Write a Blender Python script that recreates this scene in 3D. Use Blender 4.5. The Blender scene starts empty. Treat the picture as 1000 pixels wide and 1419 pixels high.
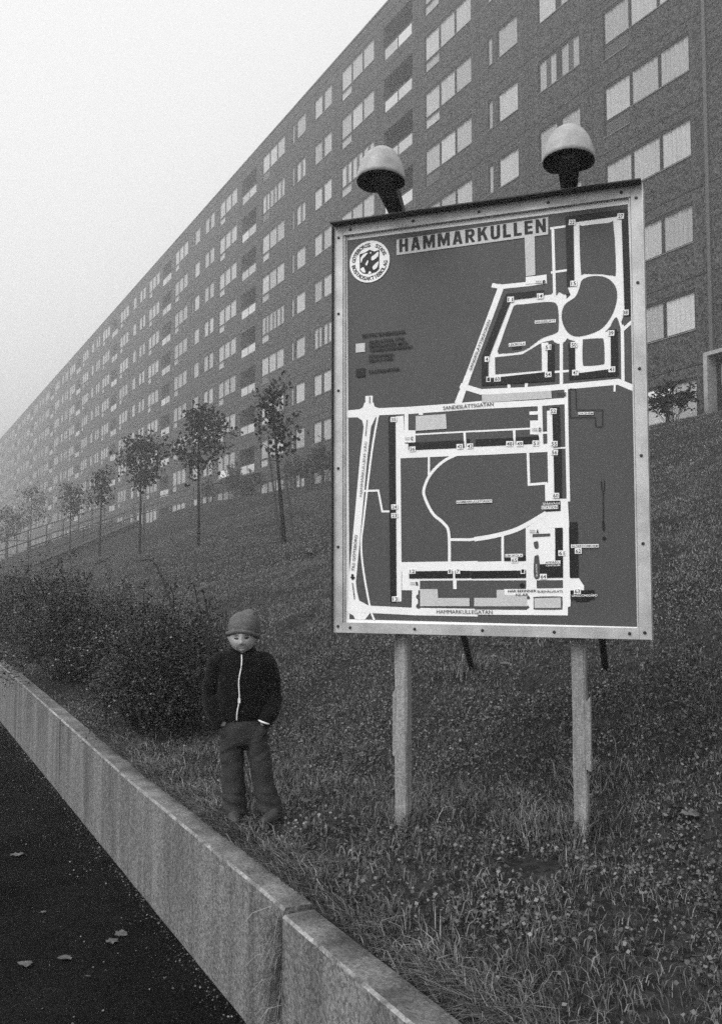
import bpy, bmesh, math, random
import numpy as np
from mathutils import Vector, Matrix, noise as mnoise

R = math.radians
random.seed(7)
rng = np.random.default_rng(11)
scene = bpy.context.scene
col = scene.collection

# ------------------------------------------------------------------ camera
F = 1300.0                                    # focal length in photo pixels (photo 1000 x 1419)
PITCH = math.atan((796 - 709.5) / F)
HCAM = 1.9
CAM = np.array([0.0, 0.0, HCAM])
FW = np.array([0, math.cos(PITCH), math.sin(PITCH)])
UP = np.array([0, -math.sin(PITCH), math.cos(PITCH)])
RT = np.array([1.0, 0, 0])
cam = bpy.data.cameras.new('camera')
cam.sensor_fit = 'VERTICAL'; cam.sensor_height = 36; cam.lens = 36 * F / 1419
cam.clip_start = 0.05; cam.clip_end = 3000
camo = bpy.data.objects.new('camera', cam); col.objects.link(camo)
camo.location = CAM; camo.rotation_euler = (math.pi / 2 + PITCH, 0, 0)
scene.camera = camo

# ------------------------------------------------------------------ sky, sun, exposure (overcast, black-and-white)
SUN_EL, SUN_AZ = R(44), R(228)                # azimuth clockwise from +Y
world = bpy.data.worlds.new('World'); scene.world = world; world.use_nodes = True
wn = world.node_tree.nodes; wl = world.node_tree.links
wn.clear()
sky = wn.new('ShaderNodeTexSky'); sky.sky_type = 'NISHITA'; sky.sun_disc = False
sky.sun_elevation = SUN_EL; sky.sun_rotation = SUN_AZ; sky.dust_density = 6; sky.air_density = 1.5
bw = wn.new('ShaderNodeRGBToBW')
mixn = wn.new('ShaderNodeMix'); mixn.data_type = 'FLOAT'
mixn.inputs[0].default_value = 0.8; mixn.inputs[3].default_value = 6.4       # mostly an even cloud deck
bg = wn.new('ShaderNodeBackground'); bg.inputs[1].default_value = 0.12
wo = wn.new('ShaderNodeOutputWorld')
wl.new(sky.outputs[0], bw.inputs[0]); wl.new(bw.outputs[0], mixn.inputs[2])
wl.new(mixn.outputs[0], bg.inputs[0]); wl.new(bg.outputs[0], wo.inputs[0])
sun = bpy.data.lights.new('sun', 'SUN'); sun.energy = 1.5; sun.angle = R(35); sun.color = (1, 1, 1)
suno = bpy.data.objects.new('sun', sun); col.objects.link(suno)
sdir = Vector((math.sin(SUN_AZ) * math.cos(SUN_EL), math.cos(SUN_AZ) * math.cos(SUN_EL), math.sin(SUN_EL)))
suno.rotation_euler = sdir.to_track_quat('Z', 'Y').to_euler(); suno.location = (0, -20, 60)
vs = scene.view_settings
vs.view_transform = 'Standard'; vs.look = 'None'; vs.gamma = 1; vs.exposure = 0.6; vs.use_curve_mapping = False
scene.render.engine = 'CYCLES'
scene.cycles.use_denoising = False        # the photograph is grainy film: keep the fine detail
scene.cycles.max_bounces = 6; scene.cycles.volume_bounces = 2; scene.cycles.transparent_max_bounces = 12
HAZE_DENSITY = 0.0058

# ------------------------------------------------------------------ pixel <-> place helpers
def ray(x, y): return RT * (x - 500) / F + UP * (709.5 - y) / F + FW
def at_z(x, y, z):
    r = ray(x, y); return CAM + r * (z - HCAM) / r[2]
def at_plane(x, y, p, n):
    r = ray(x, y); return CAM + r * (np.dot(p - CAM, n) / np.dot(r, n))
D = ray(-165, 796); D[2] = 0; D /= np.linalg.norm(D)       # direction of wall and building
N = np.array([D[1], -D[0], 0])                             # towards the building
THETA = math.atan2(D[1], D[0])
W0 = at_z(238, 1291, 0.0)                                  # a point on the foot of the wall's face
def sd(p): q = np.asarray(p) - W0; return q @ D, q @ N
def P(s, d, z): return W0 + D * s + N * d + np.array([0, 0, z])

# ------------------------------------------------------------------ materials (all greys: the photograph is black and white)
MATS = {}
def grey_mat(name, base, rough=0.85, var=0.2, scale=4.0, stretch=(1, 1, 1), fine=0.0, fine_scale=120.0, bump=0.0, bump_scale=60.0,
             island=0.0, metallic=0.0, spec=0.4, per_object=0.0, dirt=0.0, dirt_scale=1.5):
    m = bpy.data.materials.new(name); m.use_nodes = True
    nt = m.node_tree; n = nt.nodes; l = nt.links
    b = n['Principled BSDF']
    b.inputs['Roughness'].default_value = rough; b.inputs['Metallic'].default_value = metallic
    b.inputs['Specular IOR Level'].default_value = spec
    tc = n.new('ShaderNodeTexCoord'); mp = n.new('ShaderNodeMapping'); mp.inputs['Scale'].default_value = stretch
    l.new(tc.outputs['Object'], mp.inputs[0])
    oi = n.new('ShaderNodeObjectInfo')
    mw = n.new('ShaderNodeMath'); mw.operation = 'MULTIPLY'; mw.inputs[1].default_value = 40; l.new(oi.outputs['Random'], mw.inputs[0])
    nz = n.new('ShaderNodeTexNoise'); nz.noise_dimensions = '4D'; nz.inputs['Scale'].default_value = scale; nz.inputs['Detail'].default_value = 7
    nz.inputs['Roughness'].default_value = 0.6
    l.new(mp.outputs[0], nz.inputs['Vector']); l.new(mw.outputs[0], nz.inputs['W'])
    mr = n.new('ShaderNodeMapRange'); mr.inputs[1].default_value = 0.28; mr.inputs[2].default_value = 0.72
    mr.inputs[3].default_value = 1 - var; mr.inputs[4].default_value = 1 + var
    l.new(nz.outputs['Fac'], mr.inputs[0])
    cur = mr.outputs[0]
    def times(a, bsock):
        q = n.new('ShaderNodeMath'); q.operation = 'MULTIPLY'; l.new(a, q.inputs[0])
        if hasattr(bsock, 'is_linked'): l.new(bsock, q.inputs[1])
        else: q.inputs[1].default_value = bsock
        return q.outputs[0]
    def ranged(sock, lo, hi, f0=0.0, f1=1.0):
        q = n.new('ShaderNodeMapRange'); q.inputs[1].default_value = f0; q.inputs[2].default_value = f1
        q.inputs[3].default_value = lo; q.inputs[4].default_value = hi; l.new(sock, q.inputs[0]); return q.outputs[0]
    if fine:
        v = n.new('ShaderNodeTexVoronoi'); v.inputs['Scale'].default_value = fine_scale
        l.new(tc.outputs['Object'], v.inputs['Vector'])
        sp = n.new('ShaderNodeSeparateColor'); l.new(v.outputs['Color'], sp.inputs[0])
        cur = times(cur, ranged(sp.outputs[0], 1 - fine, 1 + fine))
    if dirt:
        nd = n.new('ShaderNodeTexNoise'); nd.inputs['Scale'].default_value = dirt_scale; nd.inputs['Detail'].default_value = 4
        l.new(mp.outputs[0], nd.inputs['Vector'])
        cur = times(cur, ranged(nd.outputs['Fac'], 1 - dirt, 1.0, 0.3, 0.6))
    if island:
        g = n.new('ShaderNodeNewGeometry')
        pw = n.new('ShaderNodeMath'); pw.operation = 'POWER'; pw.inputs[1].default_value = 2.2; l.new(g.outputs['Random Per Island'], pw.inputs[0])
        cur = times(cur, ranged(pw.outputs[0], 1 - island * 0.75, 1 + island * 1.6))
    if per_object:
        cur = times(cur, ranged(oi.outputs['Random'], 1 - per_object, 1 + per_object))
    cur = times(cur, base)
    l.new(cur, b.inputs['Base Color'])
    if bump:
        nb = n.new('ShaderNodeTexNoise'); nb.inputs['Scale'].default_value = bump_scale; nb.inputs['Detail'].default_value = 5
        l.new(mp.outputs[0], nb.inputs['Vector'])
        bp = n.new('ShaderNodeBump'); bp.inputs['Strength'].default_value = bump; bp.inputs['Distance'].default_value = 0.02
        l.new(nb.outputs['Fac'], bp.inputs['Height']); l.new(bp.outputs[0], b.inputs['Normal'])
    MATS[name] = m; return m

grey_mat('asphalt', 0.0085, 1.0, 0.6, 1.6, fine=0.8, fine_scale=160, bump=0.6, bump_scale=150, spec=0.02, dirt=0.3)
grey_mat('soil', 0.009, 0.95, 0.5, 9, fine=0.5, fine_scale=60, bump=0.7, bump_scale=50, spec=0.1)
grey_mat('turf', 0.022, 0.95, 0.4, 1.1, stretch=(1, 1, 1), fine=0.5, fine_scale=22, bump=0.8, bump_scale=22, spec=0.1)
grey_mat('concrete', 0.175, 0.9, 0.2, 4.5, stretch=(3.2, 1, 0.4), fine=0.5, fine_scale=90, bump=0.35, bump_scale=70, dirt=0.5, dirt_scale=1.4)
grey_mat('concrete_cap', 0.17, 0.9, 0.4, 7, fine=0.3, fine_scale=90, bump=0.5, bump_scale=70, dirt=0.65, dirt_scale=4)
grey_mat('concrete_arris', 0.27, 0.9, 0.35, 12, fine=0.35, fine_scale=90, dirt=0.65, dirt_scale=7)  # chamfer paler than the face: edge highlight put into its colour
grey_mat('concrete_pale', 0.3, 0.9, 0.25, 4, fine=0.2, fine_scale=60)
grey_mat('concrete_dark', 0.06, 0.9, 0.25, 4)
grey_mat('pebble_dash', 0.05, 0.92, 0.14, 0.9, fine=0.85, fine_scale=17, bump=0.5, bump_scale=40, per_object=0.07)
grey_mat('core', 0.05, 0.95, 0.1)
grey_mat('roof_coping', 0.09, 0.7, 0.1)
grey_mat('window_frame', 0.013, 0.6, 0.15)
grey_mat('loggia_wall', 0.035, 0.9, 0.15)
grey_mat('loggia_panel', 0.5, 0.5, 0.12, per_object=0.2)
grey_mat('sill_metal', 0.3, 0.5, 0.1)
grey_mat('curtain', 0.4, 0.85, 0.22, 3.0, stretch=(14, 1, 0.2), per_object=0.28)
grey_mat('room_dark', 0.16, 0.9, 0.3, 2.0)
grey_mat('sign_grey', 0.07, 0.55, 0.07, 6, fine=0.06, fine_scale=300, spec=0.3)
grey_mat('sign_white', 0.82, 0.55, 0.05, 6, spec=0.3)
grey_mat('sign_pale', 0.52, 0.6, 0.06, 8, fine=0.12, fine_scale=300, spec=0.3)
grey_mat('sign_black', 0.007, 0.5, 0.1, 6, spec=0.3)
grey_mat('frame_metal', 0.5, 0.45, 0.16, 9, metallic=0.25, dirt=0.3, dirt_scale=7, fine=0.06, fine_scale=200)
grey_mat('frame_edge', 0.03, 0.6, 0.2)
grey_mat('screw', 0.02, 0.5, 0.2)
grey_mat('post_wood', 0.3, 0.85, 0.3, 10, stretch=(3, 3, 0.35), fine=0.25, fine_scale=130, bump=0.5, bump_scale=60, dirt=0.4, dirt_scale=3)
grey_mat('strut_metal', 0.015, 0.6, 0.2)
grey_mat('lamp_shell', 0.34, 0.5, 0.12, 20, fine=0.1, fine_scale=180, dirt=0.25, dirt_scale=14)
grey_mat('lamp_dark', 0.008, 0.6, 0.2)
grey_mat('bulb', 0.03, 0.15, 0.1)
grey_mat('grass_blade', 0.1, 0.42, 0.35, 1.4, island=0.95, spec=0.4)
grey_mat('lawn_blade', 0.13, 0.55, 0.35, 0.5, island=0.6, spec=0.3)
grey_mat('clover_leaf', 0.08, 0.42, 0.4, 1.8, island=0.75, spec=0.45)
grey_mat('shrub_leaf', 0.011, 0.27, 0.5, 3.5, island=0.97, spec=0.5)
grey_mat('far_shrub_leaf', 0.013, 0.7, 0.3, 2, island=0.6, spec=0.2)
grey_mat('tree_leaf', 0.006, 0.6, 0.3, 2, island=0.6, spec=0.25)
grey_mat('bark', 0.007, 0.9, 0.35, 20, stretch=(1, 1, 0.3))
grey_mat('stake_wood', 0.05, 0.9, 0.3, 20)
grey_mat('dry_leaf', 0.085, 0.75, 0.35, 30)
grey_mat('litter', 0.1, 0.8, 0.3, 9, island=0.9)
grey_mat('rail_metal', 0.03, 0.6, 0.1)
grey_mat('jacket_cloth', 0.004, 0.95, 0.35, 18, fine=0.2, fine_scale=300, bump=0.35, bump_scale=160, spec=0.1)
grey_mat('trouser_cloth', 0.036, 0.9, 0.3, 12, fine=0.25, fine_scale=350, bump=0.3, bump_scale=220, spec=0.15)
grey_mat('skin', 0.36, 0.55, 0.07, 30, spec=0.35)
grey_mat('lip', 0.22, 0.5, 0.1)
grey_mat('brow', 0.12, 0.7, 0.2)
grey_mat('hair', 0.012, 0.6, 0.2)
grey_mat('shoe', 0.035, 0.55, 0.3, 20)
grey_mat('zip_metal', 0.75, 0.4, 0.1, 60)
grey_mat('cuff_white', 0.7, 0.8, 0.1)
MATS['jacket_cloth'].node_tree.nodes['Principled BSDF'].inputs['Sheen Weight'].default_value = 0.06
def knit_material():
    m = grey_mat('hat_knit', 0.12, 0.95, 0.2, 40, fine=0.3, fine_scale=260, spec=0.1)
    n = m.node_tree.nodes; l = m.node_tree.links
    tc = n.new('ShaderNodeTexCoord'); w = n.new('ShaderNodeTexWave'); w.bands_direction = 'Z'
    w.inputs['Scale'].default_value = 55; w.inputs['Distortion'].default_value = 1.5; w.inputs['Detail'].default_value = 2
    l.new(tc.outputs['Object'], w.inputs['Vector'])
    b = n.new('ShaderNodeBump'); b.inputs['Strength'].default_value = 0.6; b.inputs['Distance'].default_value = 0.004
    l.new(w.outputs['Fac'], b.inputs['Height']); l.new(b.outputs[0], n['Principled BSDF'].inputs['Normal'])
knit_material()
def glass_material():
    m = bpy.data.materials.new('window_glass'); m.use_nodes = True
    n = m.node_tree.nodes; l = m.node_tree.links; n.clear()
    o = n.new('ShaderNodeOutputMaterial'); mx = n.new('ShaderNodeMixShader'); t = n.new('ShaderNodeBsdfTransparent')
    g = n.new('ShaderNodeBsdfGlossy'); g.inputs['Roughness'].default_value = 0.03
    t.inputs[0].default_value = (0.97, 0.97, 0.97, 1)
    f = n.new('ShaderNodeLayerWeight'); pw = n.new('ShaderNodeMath'); pw.operation = 'POWER'; pw.inputs[1].default_value = 4.0
    ma = n.new('ShaderNodeMath'); ma.operation = 'MULTIPLY_ADD'; ma.inputs[1].default_value = 0.75; ma.inputs[2].default_value = 0.11
    l.new(f.outputs['Facing'], pw.inputs[0]); l.new(pw.outputs[0], ma.inputs[0]); l.new(ma.outputs[0], mx.inputs[0]); l.new(t.outputs[0], mx.inputs[1]); l.new(g.outputs[0], mx.inputs[2]); l.new(mx.outputs[0], o.inputs[0])
    MATS['window_glass'] = m
glass_material()

# ------------------------------------------------------------------ object helpers
def tag(o, label=None, cat=None, group=None, kind=None):
    if label: o['label'] = label
    if cat: o['category'] = cat
    if group: o['group'] = group
    if kind: o['kind'] = kind
    return o
def link(name, me, parent=None, loc=None, rot=None):
    o = bpy.data.objects.new(name, me); col.objects.link(o)
    if parent is not None: o.parent = parent
    if loc is not None: o.location = loc
    if rot is not None: o.rotation_euler = rot
    return o
def empty(name, loc=(0, 0, 0), rz=0.0):
    o = bpy.data.objects.new(name, None); col.objects.link(o); o.location = loc; o.rotation_euler = (0, 0, rz); o.empty_display_size = 0.2
    return o
def mesh(name, V, Fc, mats, mi=None, smooth=False):
    me = bpy.data.meshes.new(name); me.from_pydata([tuple(v) for v in V], [], [tuple(f) for f in Fc])
    for m in ([mats] if isinstance(mats, str) else mats): me.materials.append(MATS[m])
    if mi is not None: me.polygons.foreach_set('material_index', mi)
    if smooth: me.polygons.foreach_set('use_smooth', [True] * len(me.polygons))
    me.update(); return me
def fast_mesh(name, V, T, mat, smooth=False):
    """V (n,3), T (m,k) arrays of equal-sided faces"""
    me = bpy.data.meshes.new(name); V = np.ascontiguousarray(V, np.float32); T = np.ascontiguousarray(T, np.int32)
    k = T.shape[1]
    me.vertices.add(len(V)); me.vertices.foreach_set('co', V.ravel())
    me.loops.add(T.size); me.loops.foreach_set('vertex_index', T.ravel())
    me.polygons.add(len(T)); me.polygons.foreach_set('loop_start', np.arange(0, T.size, k, dtype=np.int32))
    if smooth: me.polygons.foreach_set('use_smooth', np.ones(len(T), bool))
    me.materials.append(MATS[mat]); me.update(calc_edges=True); me.validate(); return me
class MB:
    def __init__(s): s.V = []; s.F = []; s.M = []
    def quad(s, a, b, c, d, m=0):
        i = len(s.V); s.V += [a, b, c, d]; s.F.append((i, i + 1, i + 2, i + 3)); s.M.append(m)
    def box(s, x0, x1, y0, y1, z0, z1, m=0):
        i = len(s.V)
        s.V += [(x, y, z) for z in (z0, z1) for y in (y0, y1) for x in (x0, x1)]
        for f in ((0, 2, 3, 1), (4, 5, 7, 6), (0, 1, 5, 4), (2, 6, 7, 3), (0, 4, 6, 2), (1, 3, 7, 5)):
            s.F.append(tuple(i + k for k in f)); s.M.append(m)
    def prism(s, poly, axis_from, axis_to, m=0):
        """closed polygon of 3D points at one end, same at other end"""
        i = len(s.V); n = len(axis_from)
        s.V += list(axis_from) + list(axis_to)
        s.F.append(tuple(range(i + n - 1, i - 1, -1))); s.M.append(m)
        s.F.append(tuple(range(i + n, i + 2 * n))); s.M.append(m)
        for k in range(n):
            s.F.append((i + k, i + (k + 1) % n, i + n + (k + 1) % n, i + n + k)); s.M.append(m)
    def tube(s, pts, radii, seg=8, m=0, cap=True):
        pts = [Vector(p) for p in pts]; n = len(pts); i0 = len(s.V)
        for k, p in enumerate(pts):
            t = (pts[min(k + 1, n - 1)] - pts[max(k - 1, 0)]).normalized()
            a = t.cross(Vector((0, 0, 1)) if abs(t.z) < 0.95 else Vector((1, 0, 0))).normalized(); b = t.cross(a)
            r = radii[k] if hasattr(radii, '__len__') else radii
            for j in range(seg):
                q = 2 * math.pi * j / seg
                s.V.append(tuple(p + (a * math.cos(q) + b * math.sin(q)) * r))
        for k in range(n - 1):
            for j in range(seg):
                s.F.append((i0 + k * seg + j, i0 + k * seg + (j + 1) % seg, i0 + (k + 1) * seg + (j + 1) % seg, i0 + (k + 1) * seg + j)); s.M.append(m)
        if cap:
            s.F.append(tuple(i0 + j for j in range(seg - 1, -1, -1))); s.M.append(m)
            s.F.append(tuple(i0 + (n - 1) * seg + j for j in range(seg))); s.M.append(m)
    def me(s, name, mats, smooth=False): return mesh(name, s.V, s.F, mats, s.M, smooth)
    def obj(s, name, mats, parent=None, loc=None, rot=None, smooth=False): return link(name, s.me(name, mats, smooth), parent, loc, rot)
def catmull(pts, n=8, closed=False):
    pts = [np.array(p, float) for p in pts]; out = []; m = len(pts)
    for i in range(m if closed else m - 1):
        if closed: p0, p1, p2, p3 = pts[(i - 1) % m], pts[i], pts[(i + 1) % m], pts[(i + 2) % m]
        else: p0, p1, p2, p3 = pts[max(i - 1, 0)], pts[i], pts[i + 1], pts[min(i + 2, m - 1)]
        for k in range(n):
            t = k / n
            out.append(0.5 * ((2 * p1) + (-p0 + p2) * t + (2 * p0 - 5 * p1 + 4 * p2 - p3) * t * t + (-p0 + 3 * p1 - 3 * p2 + p3) * t ** 3))
    if not closed: out.append(pts[-1])
    return out

# ------------------------------------------------------------------ terrain
PD = np.array([-5, 0, 0.22, 0.5, 0.93, 1.25, 1.5, 1.8, 2.2, 2.7, 4.0, 6.5, 9.0, 12, 15, 18, 20.5, 21.7, 23, 60])
PZ = np.array([0.56, 0.57, 0.60, 0.635, 0.65, 0.665, 0.70, 0.79, 0.95, 1.15, 1.60, 2.35, 3.05, 4.0, 4.95, 5.95, 6.7, 6.9, 6.95, 6.95])
def hz(s, d):
    s = np.asarray(s, float); d = np.asarray(d, float)
    b = np.interp(d, PD, PZ) - 0.62
    g = 1 + 0.11 * np.clip((s - 16) / 50, 0, 1)
    q = s - (52 + 1.55 * (d - 9))
    fall = 1 - 0.034 * np.clip(q, 0, 22) - 0.004 * np.clip(q - 22, 0, 40)
    fall = np.where(d > 3, fall, 1 + (fall - 1) * np.clip(d / 3, 0, 1))
    up = 0.10 * np.clip((s - 1) / 6.5, 0, 1)
    bump = 0.012 * np.sin(s * 5.1 + d * 2.3) * np.sin(d * 6.7 - s * 1.7) + 0.03 * np.sin(s * 0.9 + 1) * np.sin(d * 1.3) * np.clip(d - 2, 0, 1)
    return 0.62 + b * g * fall + up * np.clip(1 - d / 12, 0, 1) + bump * np.clip(d / 0.4, 0, 1)
def on_hill(px, py):
    r = ray(px, py); t = 2.0
    while t < 72:
        p = CAM + r * t; s, d = sd(p)
        if d > 0.1 and p[2] < hz(s, d): break
        t += 0.02 if t < 12 else 0.1
    return p

# the setting -------------------------------------------------------
g = MB(); g.quad((-420, -120, -0.25), (300, -120, -0.25), (300, 420, -0.25), (-420, 420, -0.25))
tag(g.obj('ground', ['soil']), 'bare dark ground reaching into the fog', kind='structure')
g = MB()
a = [P(-14, -30, 0), P(-14, 0.03, 0), P(330, 0.03, 0), P(330, -30, 0)]
g.prism(None, [tuple(x + np.array([0, 0, -0.2])) for x in a], [tuple(x) for x in a])
tag(g.obj('road', ['asphalt']), 'dark damp asphalt path along the foot of the concrete wall', kind='structure')

ss = np.concatenate([np.arange(-14, 14, 0.2), np.arange(14, 60, 0.8), np.arange(60, 331, 4.0)])
dd = np.concatenate([np.arange(0.12, 3.2, 0.1), np.arange(3.2, 8, 0.3), np.arange(8, 23.5, 0.75), [30, 45]])
S, DD = np.meshgrid(ss, dd, indexing='ij')
Z = hz(S, DD)
V = W0[None, None] + S[..., None] * D + DD[..., None] * N; V[..., 2] = Z
ni, nj = S.shape
idx = np.arange(ni * nj).reshape(ni, nj)
T = np.stack([idx[:-1, :-1], idx[1:, :-1], idx[1:, 1:], idx[:-1, 1:]], -1).reshape(-1, 4)[:, ::-1]
hill = link('grass_slope', fast_mesh('grass_slope', V.reshape(-1, 3), T, 'turf', True))
tag(hill, 'mown grass bank rising from the wall to the apartment block', kind='structure')

# ------------------------------------------------------------------ retaining wall, panel by panel
wall = empty('retaining_wall', P(0, 0, 0), THETA)
tag(wall, 'low stained concrete retaining wall between the asphalt path and the grass bank', 'wall')
joints = [-9.2, -6.65, -4.1, -1.56] + [1.0 + 2.55 * k for k in range(0, 26)]
def wall_top(s): return 0.60 + 0.105 * min(max((s - 1) / 6.5, 0), 1)
for a_, b_ in zip(joints[:-1], joints[1:]):
    off = 0.0 if a_ > -1.6 else 0.012            # the panel at the near joint stands a little proud and lower
    lo = 0.0 if a_ > -1.6 else -0.018
    g = MB(); ends = []
    x0, x1 = a_ + (0.014 if abs(a_ + 1.56) < .01 else 0.006), b_ - (0.014 if abs(b_ + 1.56) < .01 else 0.006)
    nseg = 12
    prof0 = lambda zt: [(0.0 + off, -0.2), (0.0 + off, zt - 0.011), (-0.010 + off, zt), (-0.125, zt - 0.002), (-0.14, zt - 0.016), (-0.14, -0.2)]
    rows = []
    for k in range(nseg + 1):
        x = x0 + (x1 - x0) * k / nseg; zt = wall_top(x) + lo
        jit = [random.uniform(-0.005, 0.005) for _ in range(6)]
        rows.append([(x, y + (jit[i] if 0 < i < 5 else 0), z + (jit[i] if 0 < i < 5 else 0)) for i, (y, z) in enumerate(prof0(zt))])
    for k, r_ in enumerate(rows): g.V += r_
    for k in range(nseg):
        for i in range(5):
            g.F.append((k * 6 + i, (k + 1) * 6 + i, (k + 1) * 6 + i + 1, k * 6 + i + 1)); g.M.append(2 if i == 1 else 1 if i == 2 else 0)
    g.F.append(tuple(range(5, -1, -1))); g.M.append(0)
    g.F.append(tuple(nseg * 6 + i for i in range(6))); g.M.append(0)
    link('wall_panel', g.me('wall_panel', ['concrete', 'concrete_cap', 'concrete_arris']), wall)
fl = MB(); fl.box(-9.2, 63, -0.12, -0.10, -0.2, 0.54)
fl.obj('joint_filler', ['concrete_dark'], wall)

# ------------------------------------------------------------------ apartment block
PF = CAM + ray(970, 300) * 30.2
S_F, D_F = sd(PF)
S_ORG = sd(at_plane(965, 500, PF, N))[0] - 0.61 - 0.0
Z_TOP0, FLOOR = 8.25, 2.883
PERIOD = 22.15
b_root = empty('apartment_building', P(S_ORG, D_F, 0), THETA)
tag(b_root, 'long dark apartment block of nine storeys fading into the fog', 'building')
# local: x along the block, y outward to the viewer, z up.  joint level of storey k:
def zj(k): return Z_TOP0 + 0.36 - FLOOR + k * FLOOR
BAYS = [('T', 0.0, 5.33), ('D', 5.33, 3.87), ('S', 9.20, 3.52), ('T', 12.72, 5.33), ('L', 18.05, 4.10)]
HT, HB, HS = 2.523, 1.17, 0.60
HOLES = {'T': [(0.62, 4.71, HB, HT), (3.36, 4.71, HS, HB)], 'D': [(0.67, 3.20, HB, HT)], 'S': [(0.68, 2.14, HB, HT), (2.49, 2.88, HB, HT)],
         'L': [(0.57, 3.60, 0.42, 2.33)], 'B': []}
WID = {'T': 5.33, 'D': 3.87, 'S': 3.52, 'L': 4.10, 'B': 5.0}
def panel_mb(t, jo=0.011):
    g = MB(); w = WID[t]; H = FLOOR; holes = HOLES[t]
    us = sorted({jo, w - jo} | {h[0] for h in holes} | {h[1] for h in holes}); vs_ = sorted({jo, H - jo} | {h[2] for h in holes} | {h[3] for h in holes})
    inh = lambda u, v: any(h[0] < u < h[1] and h[2] < v < h[3] for h in holes)
    cell = {}
    for i in range(len(us) - 1):
        for j in range(len(vs_) - 1):
            cell[i, j] = not inh((us[i] + us[i + 1]) / 2, (vs_[j] + vs_[j + 1]) / 2)
    dp = -0.13
    for (i, j), s_ in cell.items():
        if not s_: continue
        u0, u1, v0, v1 = us[i], us[i + 1], vs_[j], vs_[j + 1]
        g.quad((u1, 0, v0), (u0, 0, v0), (u0, 0, v1), (u1, 0, v1))
        if not cell.get((i - 1, j), False): g.quad((u0, 0, v0), (u0, dp, v0), (u0, dp, v1), (u0, 0, v1))
        if not cell.get((i + 1, j), False): g.quad((u1, dp, v0), (u1, 0, v0), (u1, 0, v1), (u1, dp, v1))
        if not cell.get((i, j - 1), False): g.quad((u0, 0, v0), (u1, 0, v0), (u1, dp, v0), (u0, dp, v0))
        if not cell.get((i, j + 1), False): g.quad((u0, dp, v1), (u1, dp, v1), (u1, 0, v1), (u0, 0, v1))
    return g
FR, MU, Y0, Y1, YP = 0.05, 0.10, -0.08, -0.014, -0.03
def lights(t):
    """glazed rectangles of a window type, (u0,u1,v0,v1)"""
    if t == 'T':
        u0, u1 = 0.62 + FR, 4.71 - FR; w = (u1 - u0 - 2 * MU) / 3
        L = [(u0 + i * (w + MU), u0 + i * (w + MU) + w, HB + FR, HT - 0.10) for i in range(3)]
        return L + [(3.36 + FR, 4.71 - FR, HS + FR, HB - FR)]
    if t == 'D': return [(0.67 + FR, 1.79, HB + FR, HT - 0.10), (2.08, 3.20 - FR, HB + FR, HT - 0.10)]
    if t == 'S': return [(0.68 + FR, 2.14 - FR, HB + FR, HT - 0.10), (2.49 + 0.05, 2.88 - 0.05, HB + FR, HT - 0.10)]
def frame_mb(t):
    g = MB()
    def ring(u0, u1, v0, v1, top=0.10, side=FR, bot=FR):
        e = 0.002
        g.box(u0 + e, u0 + side, Y0, Y1, v0 + e, v1 - e); g.box(u1 - side, u1 - e, Y0, Y1, v0 + e, v1 - e)
        g.box(u0 + side, u1 - side, Y0, Y1, v1 - top, v1 - e); g.box(u0 + side, u1 - side, Y0, Y1, v0 + e, v0 + bot)
    if t == 'T':
        ring(0.62, 4.71, HB, HT); ring(3.36, 4.71, HS, HB, top=FR)
        L = lights('T')
        for i in range(2): g.box(L[i][1], L[i + 1][0], Y0, Y1, HB + FR, HT - 0.10)
        g.box(0.60, 3.34, -0.06, 0.035, HB - 0.02, HB - 0.004, 1); g.box(3.36, 4.73, -0.06, 0.035, HS - 0.02, HS - 0.004, 1)
    if t == 'D':
        ring(0.67, 3.20, HB, HT); g.box(1.79, 2.08, Y0, Y1, HB + FR, HT - 0.10); g.box(0.65, 3.22, -0.06, 0.035, HB - 0.02, HB - 0.004, 1)
    if t == 'S':
        ring(0.68, 2.14, HB, HT); ring(2.49, 2.88, HB, HT, side=0.05); g.box(0.66, 2.16, -0.06, 0.035, HB - 0.02, HB - 0.004, 1)
        g.box(2.47, 2.90, -0.06, 0.035, HB - 0.02, HB - 0.004, 1)
    return g
def pane_mb(r):
    g = MB(); g.quad((r[1], YP, r[2]), (r[0], YP, r[2]), (r[0], YP, r[3]), (r[1], YP, r[3])); return g
def curtain_mb(r, kind=0, n=20):
    """hanging folds behind a pane; kind 0 full width, 1 two drapes with a gap, 2 lifted in an arch"""
    g = MB(); w = r[1] - r[0]; spans = [(0, 1)] if kind in (0, 2) else [(0, 0.36), (0.64, 1)]
    for a0, a1 in spans:
        m = max(4, int(n * (a1 - a0))); prev = None
        for k in range(m + 1):
            u = a0 + (a1 - a0) * k / m; x = r[0] - 0.03 + (w + 0.06) * u; y = -0.085 + 0.02 * math.sin(k * 2.1) + 0.01 * math.sin(k * 0.7 + 1)
            zb = r[2] - 0.05 + ((0.55 * (r[3] - r[2]) * max(0, 1 - ((u - .5) / .42) ** 2)) if kind == 2 else 0)
            cur = ((x, y, zb), (x, y, r[3] + 0.05))
            if prev: g.quad(cur[0], prev[0], prev[1], cur[1])
            prev = cur
    return g
def back_mb(t):
    g = MB()
    for h in HOLES[t]: g.quad((h[1] + .2, -0.75, h[2] - .1), (h[0] - .2, -0.75, h[2] - .1), (h[0] - .2, -0.75, h[3] + .1), (h[1] + .2, -0.75, h[3] + .1))
    return g
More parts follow.
